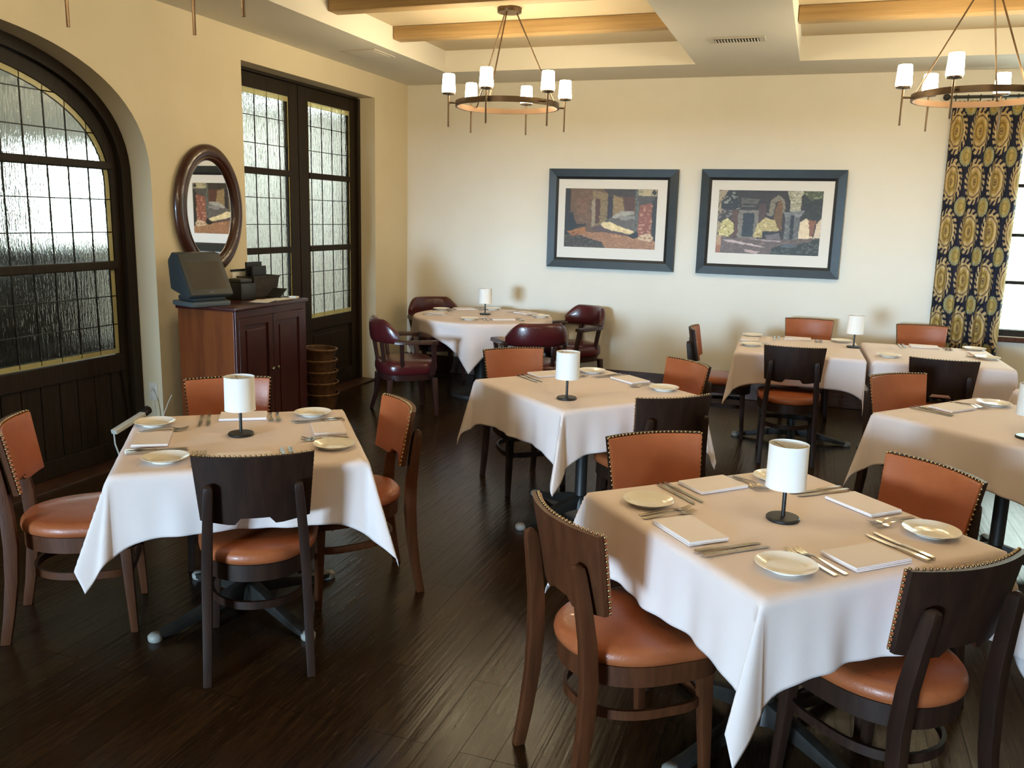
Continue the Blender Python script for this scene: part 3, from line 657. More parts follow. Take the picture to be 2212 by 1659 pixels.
def cloth_mesh(name, hw, hd, dx, dy, ztop, seed, amp=(.40,)*4, skew=(0,)*4, lean=.07, n=76, xs=(1,)*4, wave=1.0):
    rs = random.Random(seed); ph = [rs.uniform(0,6.28) for _ in range(8)]; wl = [rs.uniform(.26,.40) for _ in range(4)]
    def axis(h, d_):
        k = int(n*h/(h+d_)); k2 = max(14,(n-k)//1)
        core = [-h+2*h*i/k for i in range(k+1)]; ov = [h+d_*(i/k2) for i in range(1,k2+1)]
        return [-v for v in ov[::-1]]+core+ov
    sx_, ty_ = axis(hw,dx), axis(hd,dy); rr = .008
    def pos(s,t):
        a, b = max(abs(s)-hw,0), max(abs(t)-hd,0); gx, gy = (1 if s>0 else -1),(1 if t>0 else -1)
        x_, y_ = max(-hw,min(hw,s)), max(-hd,min(hd,t)); z_ = ztop
        if a == 0 and b == 0:
            e = min(hw-abs(s),hd-abs(t)); return (x_,y_, z_ - (.004*(1-e/.012)**2 if e < .012 else 0))
        if a > 0 and b > 0:
            q = (0 if gx<0 else 1)+(0 if gy<0 else 2); rho = math.hypot(a,b)*1.30; phi = math.atan2(b,a); pk = PI/4+skew[q]
            tri = phi/pk if phi < pk else (PI/2-phi)/(PI/2-pk); tri = tri**1.15
            h = lean+amp[q]*tri + .03*math.sin(phi*8+ph[q])*math.sin(2*phi)
            h *= rho; dr = phi+ (pk-PI/4)*.8*math.sin(2*phi)
            zz = math.sqrt(max(rho*rho-h*h,0))
            return (x_+gx*(rr*math.cos(dr)+h*math.cos(dr)*xs[q]), y_+gy*(rr*math.sin(dr)+h*math.sin(dr)), z_-.005-zz)
        if a > 0: ov, u, hh, k = a, t, hd, (0 if gx<0 else 1)
        else: ov, u, hh, k = b, s, hw, (2 if gy<0 else 3)
        f = 1-abs(u/hh)**4; ov *= 1+.30*abs(u/hh)**6
        out = ov*lean + wave*f*ov*(.055*math.sin(2*PI*u/wl[k]+ph[k])+.02*math.sin(2*PI*u/.13+ph[k+4])) + rr*min(1,ov/.01)
        zz = z_-.005-ov*math.sqrt(1-lean*lean)
        return (x_+gx*out,y_,zz) if a > 0 else (x_,y_+gy*out,zz)
    nx_, ny_ = len(sx_), len(ty_)
    vs = [pos(s,t) for t in ty_ for s in sx_]
    fs = [(j*nx_+i,j*nx_+i+1,(j+1)*nx_+i+1,(j+1)*nx_+i) for j in range(ny_-1) for i in range(nx_-1)]
    o = MB().add(vs,fs).build(name, M['linen'], None, 70)
    md = o.modifiers.new('hem','SOLIDIFY'); md.thickness = .0015; md.offset = 1
    return o
G_CL = 'white cloths on the square tables'
TABS = {'T1':(-2.2,2.92,36.5),'T2':(-.035,2.78,43.5),'T3':(-1.17,4.63,50),'T4':(.99,4.72,50),'T5':(-.072,7.0,2),'T6':(.882,7.033,2),'T7':(1.845,5.77,45)}
tl = {'T1':'pedestal table beside the arched door under a white cloth','T2':'nearest pedestal table at lower right under a white cloth','T3':'pedestal table in the middle of the room under a white cloth',
      'T7':'pedestal table barely entering at the right edge, behind the cropped lamp','T4':'pedestal table cut by the right edge, under a white cloth','T5':'left half of the long table by the far wall','T6':'right half of the long table, nearest the curtain'}
cl = {'T1':'white cloth on the left table, one bright pointed corner hanging low','T2':'white cloth on the nearest table, long corner reaching towards the floor','T3':'white cloth on the middle table, pointed front corner',
      'T7':'white cloth whose corner barely enters at the right edge, behind the cropped lamp','T4':'white cloth on the table at the right edge','T5':'white cloth on the left half of the long table','T6':'white cloth on the right half of the long table, by the curtain'}
for k,(x,y,a) in TABS.items():
    fa = {'T1':32,'T2':10,'T3':5}.get(k,35); ty = 'table%d'%fa+('' if k in ('T1','T2','T3','T4','T7') else 'long')
    o = instance(ty, (lambda fa=fa: make_table(th0=fa)) if 'long' not in ty else (lambda fa=fa: make_table(.89,.98,0)), (x,y,0), rad(a), tl[k])
    if k in ('T5','T6'): c = cloth_mesh('tablecloth', .451,.496,.215,.225,.762, (14 if k=='T5' else 23), amp=(.24,.28,.22,.25) if k=='T5' else (.34,.25,.25,.25), lean=.004, n=60, xs=(.8,.05,.8,.05) if k=='T5' else (.05,.8,.05,.8), wave=.35); c.location = (x,y,0)
    else:
        kw = {'T1':dict(amp=(.27,.34,.22,.22),skew=(-.24,.08,0,0)),'T2':dict(amp=(.31,.24,.26,.22),skew=(-.26,.2,-.1,0)),'T3':dict(amp=(.32,.2,.24,.22),skew=(-.04,-.1,.1,0)),'T4':dict(amp=(.2,.2,.2,.2)),'T7':dict(amp=(.2,.2,.2,.2))}[k]
        c = cloth_mesh('tablecloth', .456,.456,.228,.228,.762, {'T1':5,'T2':8,'T3':13,'T4':21,'T7':31}[k], **kw); c.location = (x,y,0)
    c.rotation_euler.z = rad(a); tag(c, cl[k], 'tablecloth', G_CL)
# round table
RT = (-2.95,7.6); RR = .655
t = thing('round_table', 'round table in the far left corner under a white cloth', 'table', (*RT,0))
MB().lathe([(0,.727),(RR-.03,.727),(RR-.022,.742),(RR-.03,.757),(0,.757)],48).build('tabletop', M['espresso'], t, 40)
MB().lathe([(.30,0),(.30,.03),(.12,.06),(.06,.12),(.055,.62),(.09,.68),(.2,.71),(.2,.727)],24).build('pedestal', M['iron'], t, 40)
def round_cloth():
    Lh = .775; n = 120; rs = [i/26*RR for i in range(27)]; vs = [(0,0,.762)]; fs = []
    K = 40; tip = rad(-78)+PI/4
    for j in range(1,K+1):
        for i in range(n*2):
            th = PI*i/n; m_ = max(abs(math.cos(th-tip)),abs(math.sin(th-tip))); full = Lh/m_
            f = j/K; rho = f*full
            if rho <= RR: rr_, z_ = rho, .762
            else:
                d_ = rho-RR; pl = math.sin(9*th+1)*.6+math.sin(14*th+2)*.4
                lean_ = .05+.13*pl*min(1,d_/.12); rr_ = RR+.006+d_*max(lean_,-.02); z_ = .757-d_*math.sqrt(1-min(lean_**2,.9))
            vs.append((rr_*math.cos(th), rr_*math.sin(th), z_))
    N2 = 2*n
    for i in range(N2): fs.append((0,1+i,1+(i+1)%N2))
    for j in range(K-1):
        for i in range(N2): fs.append((1+j*N2+i,1+(j+1)*N2+i,1+(j+1)*N2+(i+1)%N2,1+j*N2+(i+1)%N2))
    o = MB().add(vs,fs).build('tablecloth', M['linen'], None, 70); o.modifiers.new('hem','SOLIDIFY').thickness = .0015
    o.modifiers['hem'].offset = 1; return o
c = round_cloth(); c.location = (*RT,0); tag(c, 'white square cloth draped over the round corner table', 'tablecloth', G_CL)

# ------------------------------------------------------------------ table lamps
def make_lamp():
    t = thing('table_lamp', '', 'table lamp', group='small unlit table lamps')
    MB().lathe([(0,0),(.050,0),(.053,.003),(.053,.009),(.050,.012),(.012,.013),(0,.013)],36).build('base', M['black'], t, 40)
    MB().lathe([(.0065,.012),(.0065,.205),(.003,.21)],14).build('stem', M['black'], t, 40)
    prof = [(.0635,.110),(.0627,.115),(.0615,.248),(.0620,.252),(.0610,.252),(.0603,.248),(.0615,.115),(.0623,.110),(.0635,.110)]
    MB().lathe(prof,40,cap=False).build('shade', M['shade'], t, 40)
    sp = MB(); 
    for k in range(3): a = 2*PI*k/3; sp.tube([(0,0,.232),(.0605*math.cos(a),.0605*math.sin(a),.244)],.0014,5)
    sp.lathe([(.006,.205),(.006,.230),(.009,.233),(0,.239)],10); sp.build('shade_spider', M['brass'], t, 40)
    return t
ZC = .7640
for k,(dx,dy),lab in (('T1',(-.01,.03),'unlit table lamp with white shade on the left table, before the cabinet'),('T2',(0,-.01),'unlit table lamp with white shade standing on the nearest table'),
                      ('T3',(-.285,-.235),'unlit table lamp with white shade near the front corner of the middle table'),('T4',(-.27,-.22),'unlit table lamp half cut off at the right edge of the picture')):
    x,y,a = TABS[k]; r = rad(a); instance('lamp', make_lamp, (x+dx*math.cos(r)-dy*math.sin(r), y+dx*math.sin(r)+dy*math.cos(r), ZC), rad(20), lab)
instance('lamp', make_lamp, (.335,7.12,ZC), 0, 'unlit table lamp with white shade at the seam of the long table')
instance('lamp', make_lamp, (-2.96,7.68,ZC), 0, 'unlit table lamp with white shade on the round table')

# ------------------------------------------------------------------ place settings
def make_plate():
    o = MB().lathe([(0,.004),(.030,.004),(.046,.001),(.050,.0),(.050,.004),(.066,.010),(.084,.0175),(.0855,.0185),(.0845,.0195),(.066,.0125),(.056,.0075),(.051,.006),(.0,.006)],44).build('bread_plate', M['china'], None, 50)
    return tag(o, '', 'plate', 'white bread plates')
def make_napkin():
    m = MB()
    for k in range(3):
        z0 = .001+k*.0040; off = .0015*((k*7)%3-1); rings = []
        ys = [-.068+off+.136*i/8 for i in range(9)]
        for i,yv in enumerate(ys):
            sag = .0012*math.sin(PI*i/8+k)
            rings.append([Vector((xv,yv,z)) for xv,z in ((-.104+off,z0+.002),(-.102,z0),(.102,z0+sag),(.104-off,z0+.002),(.102,z0+.0037+sag),(-.102,z0+.0037))])
        m.loft(rings)
    return tag(m.build('napkin', M['napkin'], None, 40), '', 'napkin', 'folded white napkins')
def make_fork():
    m = MB(); rings = []
    for yv,w_,z,h in ((-.095,.013,.001,.0025),(-.093,.015,.001,.003),(-.05,.011,.003,.003),(0,.006,.008,.003),(.025,.006,.009,.003),(.040,.013,.006,.0025),(.052,.022,.003,.002),(.060,.023,.003,.002)):
        rings.append([Vector((q*w_/2,yv,z+zz)) for q,zz in ((-1,0),(1,0),(1,h),(-1,h))])
    m.loft(rings)
    for k in range(4):
        xk = -.0095+k*.00633
        m.loft([[Vector((xk+q*w_/2,yv,z+zz)) for q,zz in ((-1,0),(1,0),(1,.0018),(-1,.0018))] for yv,w_,z in ((.058,.0036,.003),(.080,.0032,.0045),(.100,.0018,.010))])
    return tag(m.build('fork', M['silver'], None, 40), '', 'fork', 'steel forks laid on the tables')
def make_knife():
    m = MB(); rings = []
    for yv,x0,x1,z,h in ((-.115,-.006,.006,.001,.006),(-.112,-.0075,.0075,.0005,.008),(-.06,-.0075,.0075,.0005,.008),(-.01,-.0055,.0055,.001,.006),(-.002,-.005,.005,.0025,.003),(.004,-.008,.006,.0025,.002),(.05,-.0095,.006,.0025,.0018),(.09,-.0085,.006,.0025,.0016),(.108,-.004,.006,.0025,.0015),(.114,.003,.006,.0025,.0012)):
        rings.append([Vector((q,yv,z+zz)) for q,zz in ((x0,0),(x1,0),(x1,h),(x0,h))])
    m.loft(rings); return tag(m.build('knife', M['silver'], None, 40), '', 'knife', 'steel knives laid on the tables')
def on_table(k, kind, maker, dx, dy, ang, lab, z=ZC+.0004):
    x,y,a = TABS[k]; r = rad(a)
    return instance(kind, maker, (x+dx*math.cos(r)-dy*math.sin(r), y+dx*math.sin(r)+dy*math.cos(r), z), r+ang, lab)
TN = {'T1':'left table','T2':'nearest table','T3':'middle table','T4':'right edge table','T5':'long table','T6':'long table'}
jr = random.Random(4)
# side: diner's side in table coordinates -> rotation of the setting (fwd = +y of the setting)
SIDE = {'-y':0,'+x':PI/2,'+y':PI,'-x':-PI/2}
def setting(k, side, where, plate=None, sh=0, fk=((-.146,.12),(-.178,.125)), kn=((.150,.125),(.182,.13)), nap=(0,.095), half=.45, tilt=0, items='nfk', plate_lab=None):
    th = SIDE[side]; c_, s_ = math.cos(th), math.sin(th); hd = half if side in ('+y','-y') else .45
    def loc(px,py): yv = py-hd; px += sh; return (px*c_-yv*s_, px*s_+yv*c_)
    nm = f'{where} of the {TN[k]}'
    if 'n' in items: on_table(k,'napkin',make_napkin,*loc(*nap),th+tilt+jr.uniform(-.06,.06), f'folded white napkin at the {nm}')
    if 'f' in items:
        for i,(px,py) in enumerate(fk): on_table(k,'fork',make_fork,*loc(px,py),th+tilt+jr.uniform(-.035,.035), f'{("inner","outer")[i]} steel fork at the {nm}')
    if 'k' in items:
        for i,(px,py) in enumerate(kn): on_table(k,'knife',make_knife,*loc(px,py),th+tilt+jr.uniform(-.05,.05), f'{("inner","outer")[i]} steel knife at the {nm}')
    if plate: on_table(k,'plate',make_plate,*plate,0, f'white bread plate at the {nm}')
setting('T2','-x','near left place',(-.33,.27))
setting('T2','-y','near right place',(-.27,-.33))
setting('T2','+x','far right place',(.35,-.28))
setting('T2','+y','far left place',(.275,.335),fk=((-.124,.11),(-.155,.115)))
setting('T1','-x','left place',(-.37,.28))
setting('T1','+y','far place',(.31,.34),fk=((-.12,.12),(-.152,.125)))
setting('T1','+x','right place',(.35,-.245),sh=.05)
setting('T1','-y','near place',(-.28,-.31))
setting('T3','+y','far left place',(.30,.35),nap=(0,.06))
setting('T3','+x','far right place',(.36,-.255),sh=.04)
setting('T4','+y','far left place',(.31,.28),nap=(0,.13))
setting('T5','+y','wall side place',(.34,.40),half=.49)
setting('T5','-x','left end place',(-.36,.40),nap=(0,.08),sh=-.17,items='nk')
on_table('T5','plate',make_plate,-.35,-.17,0,'white bread plate at the near left end of the long table')
setting('T6','+y','wall side place near the curtain',(.36,.42),half=.49)
setting('T6','+x','right end place',(.36,-.06),sh=.15,items='nf')
setting('T6','-y','near side place',(-.33,-.28),half=.49)
# the round table
TABS['R'] = (*RT, 0); TN['R'] = 'round table'
for px,py,ang,wh,dpl in ((-.44,-.06,-PI/2+.2,'left place',(-.63+.10,.22)),(-.36,.40,PI+.7,'corner place',(-.10,.52)),(.28,-.22,.55,'near right place',(.02,-.38)),(.30,.38,PI-.55,'wall side place',(.53,.16))):
    c_, s_ = math.cos(ang), math.sin(ang)
    P = lambda a,b: (px+a*c_-b*s_, py+a*s_+b*c_)
    nm = f'{wh} of the round table'
    on_table('R','napkin',make_napkin,px,py,ang,f'folded white napkin at the {nm}')
    for i,dx in enumerate((-.146,-.178)): on_table('R','fork',make_fork,*P(dx,0),ang,f'{("inner","outer")[i]} steel fork at the {nm}')
    for i,dx in enumerate((.150,.175)): on_table('R','knife',make_knife,*P(dx,0),ang,f'{("inner","outer")[i]} steel knife at the {nm}')
    on_table('R','plate',make_plate,*dpl,0,f'white bread plate at the {nm}')

# ------------------------------------------------------------------ chandeliers
def make_chandelier():
    t = thing('chandelier', '', 'chandelier', group='ring chandeliers')
    Z0 = 2.52; RG = .385
    MB().lathe([(.088,ZR-.036),(.090,ZR-.033),(.090,ZR-.003),(.086,ZR)],32).build('canopy', M['bronze'], t, 40)
    for a in (30,150,270):
        r = rad(a); MB().tube([(.055*math.cos(r),.055*math.sin(r),ZR-.034),((RG-.012)*math.cos(r),(RG-.012)*math.sin(r),Z0+.012)],.0055,8).build('suspension_rod', M['bronze'], t, 60)
    m = MB(); n = 72; rings = [(RG+.007,Z0-.02),(RG+.007,Z0+.02),(RG-.007,Z0+.02),(RG-.007,Z0-.02)]
    vs = [Vector((a*math.cos(2*PI*i/n),a*math.sin(2*PI*i/n),z)) for a,z in rings for i in range(n)]
    for j,mm in ((0,M['bronze']),(1,M['bronze']),(2,M['copper']),(3,M['copper'])):
        m.use(mm); q = [(j*n+i,j*n+(i+1)%n,((j+1)%4)*n+(i+1)%n,((j+1)%4)*n+i) for i in range(n)]
        if j == 0: m.add(vs,q)
        else: m.f += q; m.mi += [m.cur]*len(q)
    m.build('ring', None, t, 40)
    for k in range(6):
        r = rad(-30-60*k); c_, s_ = math.cos(r), math.sin(r); px, py = .445*c_, .445*s_
        arm = MB().tube([(px,py,2.345),(px,py,2.585)],.0065,10).tube([((RG+.004)*c_,(RG+.004)*s_,Z0+.0),(px,py,Z0+.0)],.0065,8).build('candle_arm', M['bronze'], t, 60)
        MB().lathe([(.006,2.572),(.045,2.578),(.047,2.588),(.040,2.592),(0,2.592)],24,(px,py,0)).build('cup', M['bronze'], arm, 40)
        MB().lathe([(.040,2.592),(.049,2.594),(.0505,2.60),(.0435,2.718),(.040,2.722),(0,2.720)],20,(px,py,0)).build('lamp_shade', M['lit'], arm, 60)
    return t
for x,y,ra,lab in ((-2.30,6.35,0,'bronze ring chandelier with six lit shades, hanging left of the pictures'),(.88,6.35,34,'bronze ring chandelier cut by the right edge, in front of the curtain'),(.88,2.40,10,'ring chandelier hanging above the nearest table, out of the picture'),(-2.30,2.40,0,'chandelier at the upper left of which only rod tips hang into view')):
    instance('chandelier', make_chandelier, (x,y,0), rad(ra), lab)

# ------------------------------------------------------------------ ceiling vents
v = thing('air_vent', 'white ceiling air vent with dark louvres between the two recesses', 'air vent', (-.69,6.83,ZS))
MB().bounds(-.205,.205,-.095,.095,-.008,-.0005).build('vent_frame', M['whitemetal'], v, bevel=.003)
MB().bounds(-.16,.16,-.06,.06,-.0095,-.008).build('backing', M['duct'], v)
for i in range(15):
    MB().box((-.15+.3*i/14,0,-.012),(.005,.118,.008),0,.5).build('slat', M['whitemetal'], v)
v = thing('access_panel', 'flush white access panel in the ceiling near the left wall', 'access panel', (-3.73,6.80,ZS))
MB().bounds(-.165,.165,-.185,.185,-.006,-.0005).build('panel_frame', M['whitemetal'], v, bevel=.002)
MB().bounds(-.135,.135,-.155,.155,-.0085,-.006).build('panel_door', M['ceil'], v, bevel=.002)

# ------------------------------------------------------------------ oval mirror
mi = thing('oval_mirror', 'oval mirror in a wide red-brown moulded frame on the left wall', 'mirror', (LW+.012,5.25,1.69), rad(.7))
def oval(a,b,n=64): return [(a*math.cos(2*PI*i/n), b*math.sin(2*PI*i/n)) for i in range(n)]
prof = [(0,.0),(0,.018),(.012,.030),(.04,.046),(.07,.042),(.085,.030),(.095,.034),(.108,.026),(.114,.012),(.114,.0)]
rings = [[Vector((h,*p)) for p in oval(.37-d_,.46-d_)] for d_,h in prof]; rings.append(rings[0])
MB().loft(rings, False).build('frame', M['mirrorframe'], mi, 50)
MB().add([Vector((.010,*p)) for p in oval(.258,.348)],[tuple(range(64))]).build('mirror_glass', M['mirror'], mi)
# ------------------------------------------------------------------ cabinet
cb = thing('cabinet', 'mahogany two-door service cabinet below the oval mirror', 'cabinet', (-3.835,5.16,0))
CW, CD, CH = .84, .47, 1.03                           # width along y, depth along x, carcass height
MB().bounds(-CD/2,CD/2-.02,-CW/2,CW/2,.08,CH).build('body', M['mahogany'], cb, bevel=.003)
MB().bounds(-CD/2,CD/2-.03,-CW/2+.01,CW/2-.01,0,.08).build('plinth', M['mahogdark'], cb)
MB().bounds(-CD/2-.005,CD/2+.012,-CW/2-.018,CW/2+.018,CH,CH+.026).build('top', M['mahogdark'], cb, bevel=.006, smooth=40)
ff = MB(); x0 = CD/2-.02
ff.bounds(x0,x0+.016,-CW/2,-CW/2+.035,.08,CH).bounds(x0,x0+.016,CW/2-.035,CW/2,.08,CH).bounds(x0,x0+.016,-CW/2+.035,CW/2-.035,CH-.05,CH).bounds(x0,x0+.016,-CW/2+.035,CW/2-.035,.08,.12); ff.build('face_frame', M['mahogdark'], cb, bevel=.002)
for s in (-1,1):
    y0, y1 = (-CW/2+.037,-.002) if s < 0 else (.002,CW/2-.037); z0, z1 = .122, CH-.052
    dm = MB(); t_ = .055; dm.bounds(x0+.001,x0+.018,y0,y0+t_,z0,z1).bounds(x0+.001,x0+.018,y1-t_,y1,z0,z1).bounds(x0+.001,x0+.018,y0+t_,y1-t_,z1-t_,z1).bounds(x0+.001,x0+.018,y0+t_,y1-t_,z0,z0+t_)
    dd = dm.build('door', M['mahogdark'], cb, bevel=.003)
    MB().bounds(x0+.001,x0+.007,y0+t_-.002,y1-t_+.002,z0+t_-.002,z1-t_+.002).build('inner_panel', M['mahogdark'], dd)
    MB().bounds(x0+.004,x0+.014,y0+t_+.03,y1-t_-.03,z0+t_+.03,z1-t_-.03).build('raised_panel', M['mahogdark'], dd, bevel=.008)
    MB().lathe([(0,0),(.012,.003),(.013,.010),(.007,.016),(.006,.024),(0,.024)],12).build('knob', M['brass'], dd, 50, loc=(x0+.042,s*.028,.59)).rotation_euler.y = -PI/2
ZCB = CH+.0265
# point-of-sale terminal
po = thing('point_of_sale_terminal', 'blue-grey touch screen till terminal on the cabinet under the mirror', 'till terminal', (-3.90,4.775,ZCB), rad(-20)); po.scale = (.94,.92,1.0)
MB().bounds(-.13,.14,-.155,.155,.0,.035).build('base', M['poslight'], po, bevel=.012, smooth=50)
MB().bounds(-.11,.11,-.12,.13,.035,.07).build('stand', M['pos'], po, bevel=.012, smooth=50)
pr = [(-.11,.11),(.115,.055),(.150,.075),(-.015,.345),(-.075,.355),(-.135,.30)]
hd = MB().loft([[Vector((a,yy,b)) for a,b in pr] for yy in (-.175,.175)]).build('head', M['pos'], po, bevel=.012, smooth=50)
e0, e1 = Vector((.150,0,.075)), Vector((-.015,0,.345)); ex = (e1-e0).normalized(); nn = Vector((ex.z,0,-ex.x))
def onface(a,b,c_,d_,h0,h1):
    return MB().loft([[e0+ex*u+nn*h+Vector((0,yy,0)) for u,yy in ((a,c_),(b,c_),(b,d_),(a,d_))] for h in (h0,h1)])
onface(.004,.312,-.168,.168,.0005,.007).build('bezel', M['posdark'], hd, bevel=.002)
onface(.045,.25,-.135,.135,.0075,.0085).build('screen', M['screen'], hd)
onface(.018,.026,-.02,.02,.0075,.0085).build('badge', M['poslight'], hd)
# receipt printer, dark basket of menus, papers
pt = thing('receipt_printer', 'small black receipt printer between the till terminal and the dark basket', 'printer', (-3.94,5.255,ZCB), rad(-8))
MB().bounds(-.08,.08,-.075,.075,0,.12).build('body', M['black'], pt, bevel=.012, smooth=50)
MB().bounds(-.06,.06,-.06,.06,.12,.15).build('cover', M['posdark'], pt, bevel=.012, smooth=50)
bk = thing('wicker_basket', 'dark woven basket holding black menus on the cabinet top', 'basket', (-3.98,5.50,ZCB), rad(-4))
def woven_box(l0,l1,d0,d1,h,rows,m,par,nm):
    rings = []
    for k in range(rows*2+1):
        f = k/(rows*2); a = (l0+(l1-l0)*f)/2; b = (d0+(d1-d0)*f)/2; bulge = .003 if k%2 else 0; ring = []
        n = 11
        for (p,q) in (((-a,-b),(a,-b)),((a,-b),(a,b)),((a,b),(-a,b)),((-a,b),(-a,-b))):
            for i in range(n):
                t_ = i/n; ww = .003*math.sin(PI*i+PI*(k//2)); ring.append(Vector((p[0]+(q[0]-p[0])*t_,p[1]+(q[1]-p[1])*t_,h*f))*1.0)
                v_ = ring[-1]; s_ = 1+(bulge+ww*.6)/max(a,b); ring[-1] = Vector((v_.x*s_,v_.y*s_,v_.z))
        rings.append(ring)
    inner = [[Vector((p.x*.93,p.y*.93,max(p.z,.006))) for p in rings[-1-k]] for k in range(len(rings))]
    return MB().loft(rings+inner).build(nm, m, par, 30)
woven_box(.17,.20,.24,.29,.15,7,M['wicker'],bk,'woven_body')
MB().tube([(sx*.10,sy*.145,.151) for sx,sy in ((-1,-1),(1,-1),(1,1),(-1,1))],.007,6,True).build('rim', M['wicker'], bk, 60)
mn = thing('menu', 'black menu folder standing up in the dark basket, larger one', 'menu', (-4.0,5.50,ZCB+.012), rad(-4), 'black menu folders in the dark basket')
MB().bounds(-.008,.008,-.085,.085,0,.245).build('cover', M['black'], mn, bevel=.002)
mn2 = dup(mn, None, (-3.955,5.50,ZCB+.012), rad(-2)); label(mn2, 'black menu folder standing up in the dark basket, front one'); mn2.scale = (1,.95,.88)
cd = MB().bounds(-.002,.002,-.075,.075,0,.19).build('card', M['paper'], None); cd.location = (-4.05,5.385,ZCB+.0005); tag(cd, 'pale card standing behind the printer', 'card')
bf = MB().bounds(-.006,.006,-.09,.09,.19,.205).build('card_holder', M['black'], None); bf.location = (-4.05,5.385,ZCB+.0005); tag(bf, 'thin black holder bar along the top of the pale card', 'card holder')
for i,(px,py,a,lab) in enumerate(((-3.72,5.21,.3,'sheet of white paper lying at the front edge of the cabinet top, left one'),(-3.70,5.40,-.15,'sheet of white paper lying at the front edge of the cabinet top, right one'))):
    q = MB().bounds(-.07,.07,-.10,.10,0,.0012).build('paper_sheet', M['paper'], None); q.location = (px,py,ZCB+.0005+i*.0014); q.rotation_euler.z = a; tag(q, lab, 'paper', 'loose papers on the cabinet')
bh = thing('bill_holder', 'black bill holder propped half open at the right end of the cabinet top', 'bill holder', (-3.80,5.50,ZCB), rad(10))
MB().bounds(-.055,.055,-.06,.06,0,.006).build('lower_cover', M['black'], bh)
MB().box((0,.0,.035),(.11,.135,.005),0,0,rad(24)).build('upper_cover', M['black'], bh)
sl = MB().bounds(-.03,.03,-.02,.02,0,.014).build('note_pad', M['paper'], None); sl.location = (-3.67,5.53,ZCB+.0005); tag(sl, 'small white note pad at the right front corner of the cabinet', 'note pad')

# stack of bread baskets beside the cabinet
def make_bread_basket():
    t = thing('bread_basket', '', 'basket', group='nested bread baskets beside the cabinet')
    rings = []; n = 36; K = 12
    for k in range(K+1):
        f = k/K; a = .105+.035*f; rings.append([Vector((a*(1+.012*math.sin(PI*k+18*2*PI*i/n))*math.cos(2*PI*i/n), a*(1+.012*math.sin(PI*k+18*2*PI*i/n))*math.sin(2*PI*i/n), .155*f)) for i in range(n)])
    inner = [[Vector((p.x*.94,p.y*.94,max(p.z,.006))) for p in r] for r in rings[::-1]]
    MB().loft(rings+inner).build('woven_body', M['rattan'], t, 40)
    MB().tube([(.141*math.cos(2*PI*i/24),.141*math.sin(2*PI*i/24),.157) for i in range(24)],.008,6,True).build('rim', M['rattanlight'], t, 60)
    MB().tube([(.103*math.cos(2*PI*i/24),.103*math.sin(2*PI*i/24),.008) for i in range(24)],.007,6,True).build('foot_ring', M['rattan'], t, 60)
    return t
names = ['lowest','second from the bottom','middle','second from the top','topmost']
for i in range(5):
    o = instance('bread', make_bread_basket, (-3.93-.003*i,6.32-.004*i,.001+i*.098), i*.5, f'brown woven bread basket beside the cabinet, {names[i]} of the stack')
    if i == 4: o.rotation_euler.x = rad(2.5)

# outlet, cords and power strip by the arched door
ol = thing('wall_outlet', 'cream outlet plate on the arch reveal beside the left door', 'outlet', (-4.275,AY+AA-.0005,.44))
MB().bounds(-.037,.037,-.006,0,-.06,.06).build('cover_plate', M['white'], ol, bevel=.002)
MB().bounds(-.017,.017,-.009,-.006,.012,.04).bounds(-.017,.017,-.009,-.006,-.04,-.012).build('socket', M['white'], ol)
cdm = MB().tube([(-4.275,AY+AA-.02,.465),(-4.262,AY+AA-.045,.45),(-4.24,AY+AA-.05,.40),(-4.225,AY+AA-.05,.30),(-4.225,AY+AA-.06,.18),(-4.215,AY+AA-.08,.06),(-4.19,AY+AA-.12,.006)],.004,6)
o = cdm.build('power_cord', M['white'], ol, 60); o.location = -Vector(ol.location)
cdm = MB().tube([(-4.14,4.722,.42),(-4.15,4.70,.38),(-4.16,4.66,.30),(-4.165,4.62,.20),(-4.165,4.58,.06),(-4.165,4.56,.005)],.004,6)
o = cdm.build('power_cord', M['white'], po, 60); o.matrix_parent_inverse = (Matrix.Translation(po.location) @ Matrix.Rotation(po.rotation_euler.z,4,'Z') @ Matrix.Diagonal((.94,.92,1.0,1))).inverted()
ps = thing('power_strip', 'white power strip with a black plug hanging behind the left table', 'power strip', (-4.10,4.30,.265))
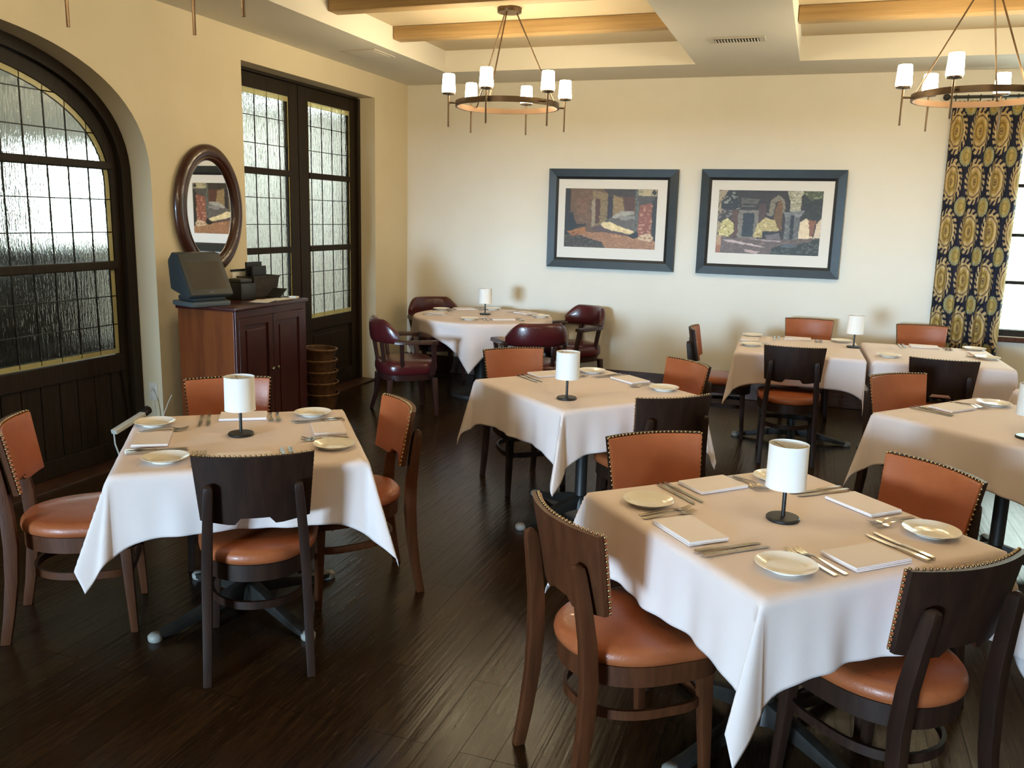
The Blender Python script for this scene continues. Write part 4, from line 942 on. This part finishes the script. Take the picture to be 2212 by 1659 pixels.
MB().box((0,-.03,.06),(.045,.27,.03),0,0,rad(14)).build('strip_body', M['white'], ps, bevel=.006)
MB().tube([(0,-.16,.03),(0,-.155,-.05),(0,-.12,-.15),(0,-.06,-.262)],.005,6).build('lead_cord', M['white'], ps, 60)
MB().lathe([(.0,0),(.028,.003),(.030,.05),(.02,.06),(0,.06)],14).build('plug', M['black'], ps, 50, loc=(.0,.10,.095)).rotation_euler.x = rad(-70)

# ------------------------------------------------------------------ light
def area(name, loc, rot, sx, sy, power, colr, spread=180):
    l = D.lights.new(name,'AREA'); l.shape = 'RECTANGLE'; l.size = sx; l.size_y = sy; l.energy = power; l.color = colr; l.spread = rad(spread)
    o = D.objects.new(name, l); COL.objects.link(o); o.location = loc; o.rotation_euler = rot; return o
area('daylight_rear_window', (-4.4,-16.38,2.0), (PI/2,0,0), 3.0, 2.0, 4250, (.50,.75,1.0))
area('daylight_beyond_window', (FX+.02,8.32,1.82), (0,-PI/2,0), 1.15, 1.25, 25, (.85,.95,1.0))
area('fill_beyond_end', (-6.6,16.15,1.7), (-PI/2,0,0), 2.4, 1.8, 36, (.85,.95,1.0))  # added fill at the closed end wall, evens the door glass
area('fill_beyond_overhead', (-7.5,12.4,3.38), (0,0,0), 1.0, 1.4, 85, (.85,.97,1.0))  # added fill under the closed ceiling, brightens the left leaf's glass
area('daylight_far_window', ((WX0+WX1)/2,BW+.04,1.78), (-PI/2,0,0), 1.8, 1.85, 55, (.82,1.0,.94))
W = D.worlds.new('sky'); S.world = W; W.use_nodes = True
bg = W.node_tree.nodes['Background']; bg.inputs['Color'].default_value = (.80,1.0,.93,1); bg.inputs['Strength'].default_value = 4.0
S.view_settings.view_transform = 'Standard'; S.view_settings.look = 'None'; S.view_settings.gamma = 1; S.view_settings.use_curve_mapping = False
S.view_settings.exposure = .08
S.cycles.max_bounces = 7; S.cycles.diffuse_bounces = 3; S.cycles.glossy_bounces = 3; S.cycles.transmission_bounces = 6; S.cycles.transparent_max_bounces = 4
S.cycles.caustics_refractive = False; S.cycles.caustics_reflective = False
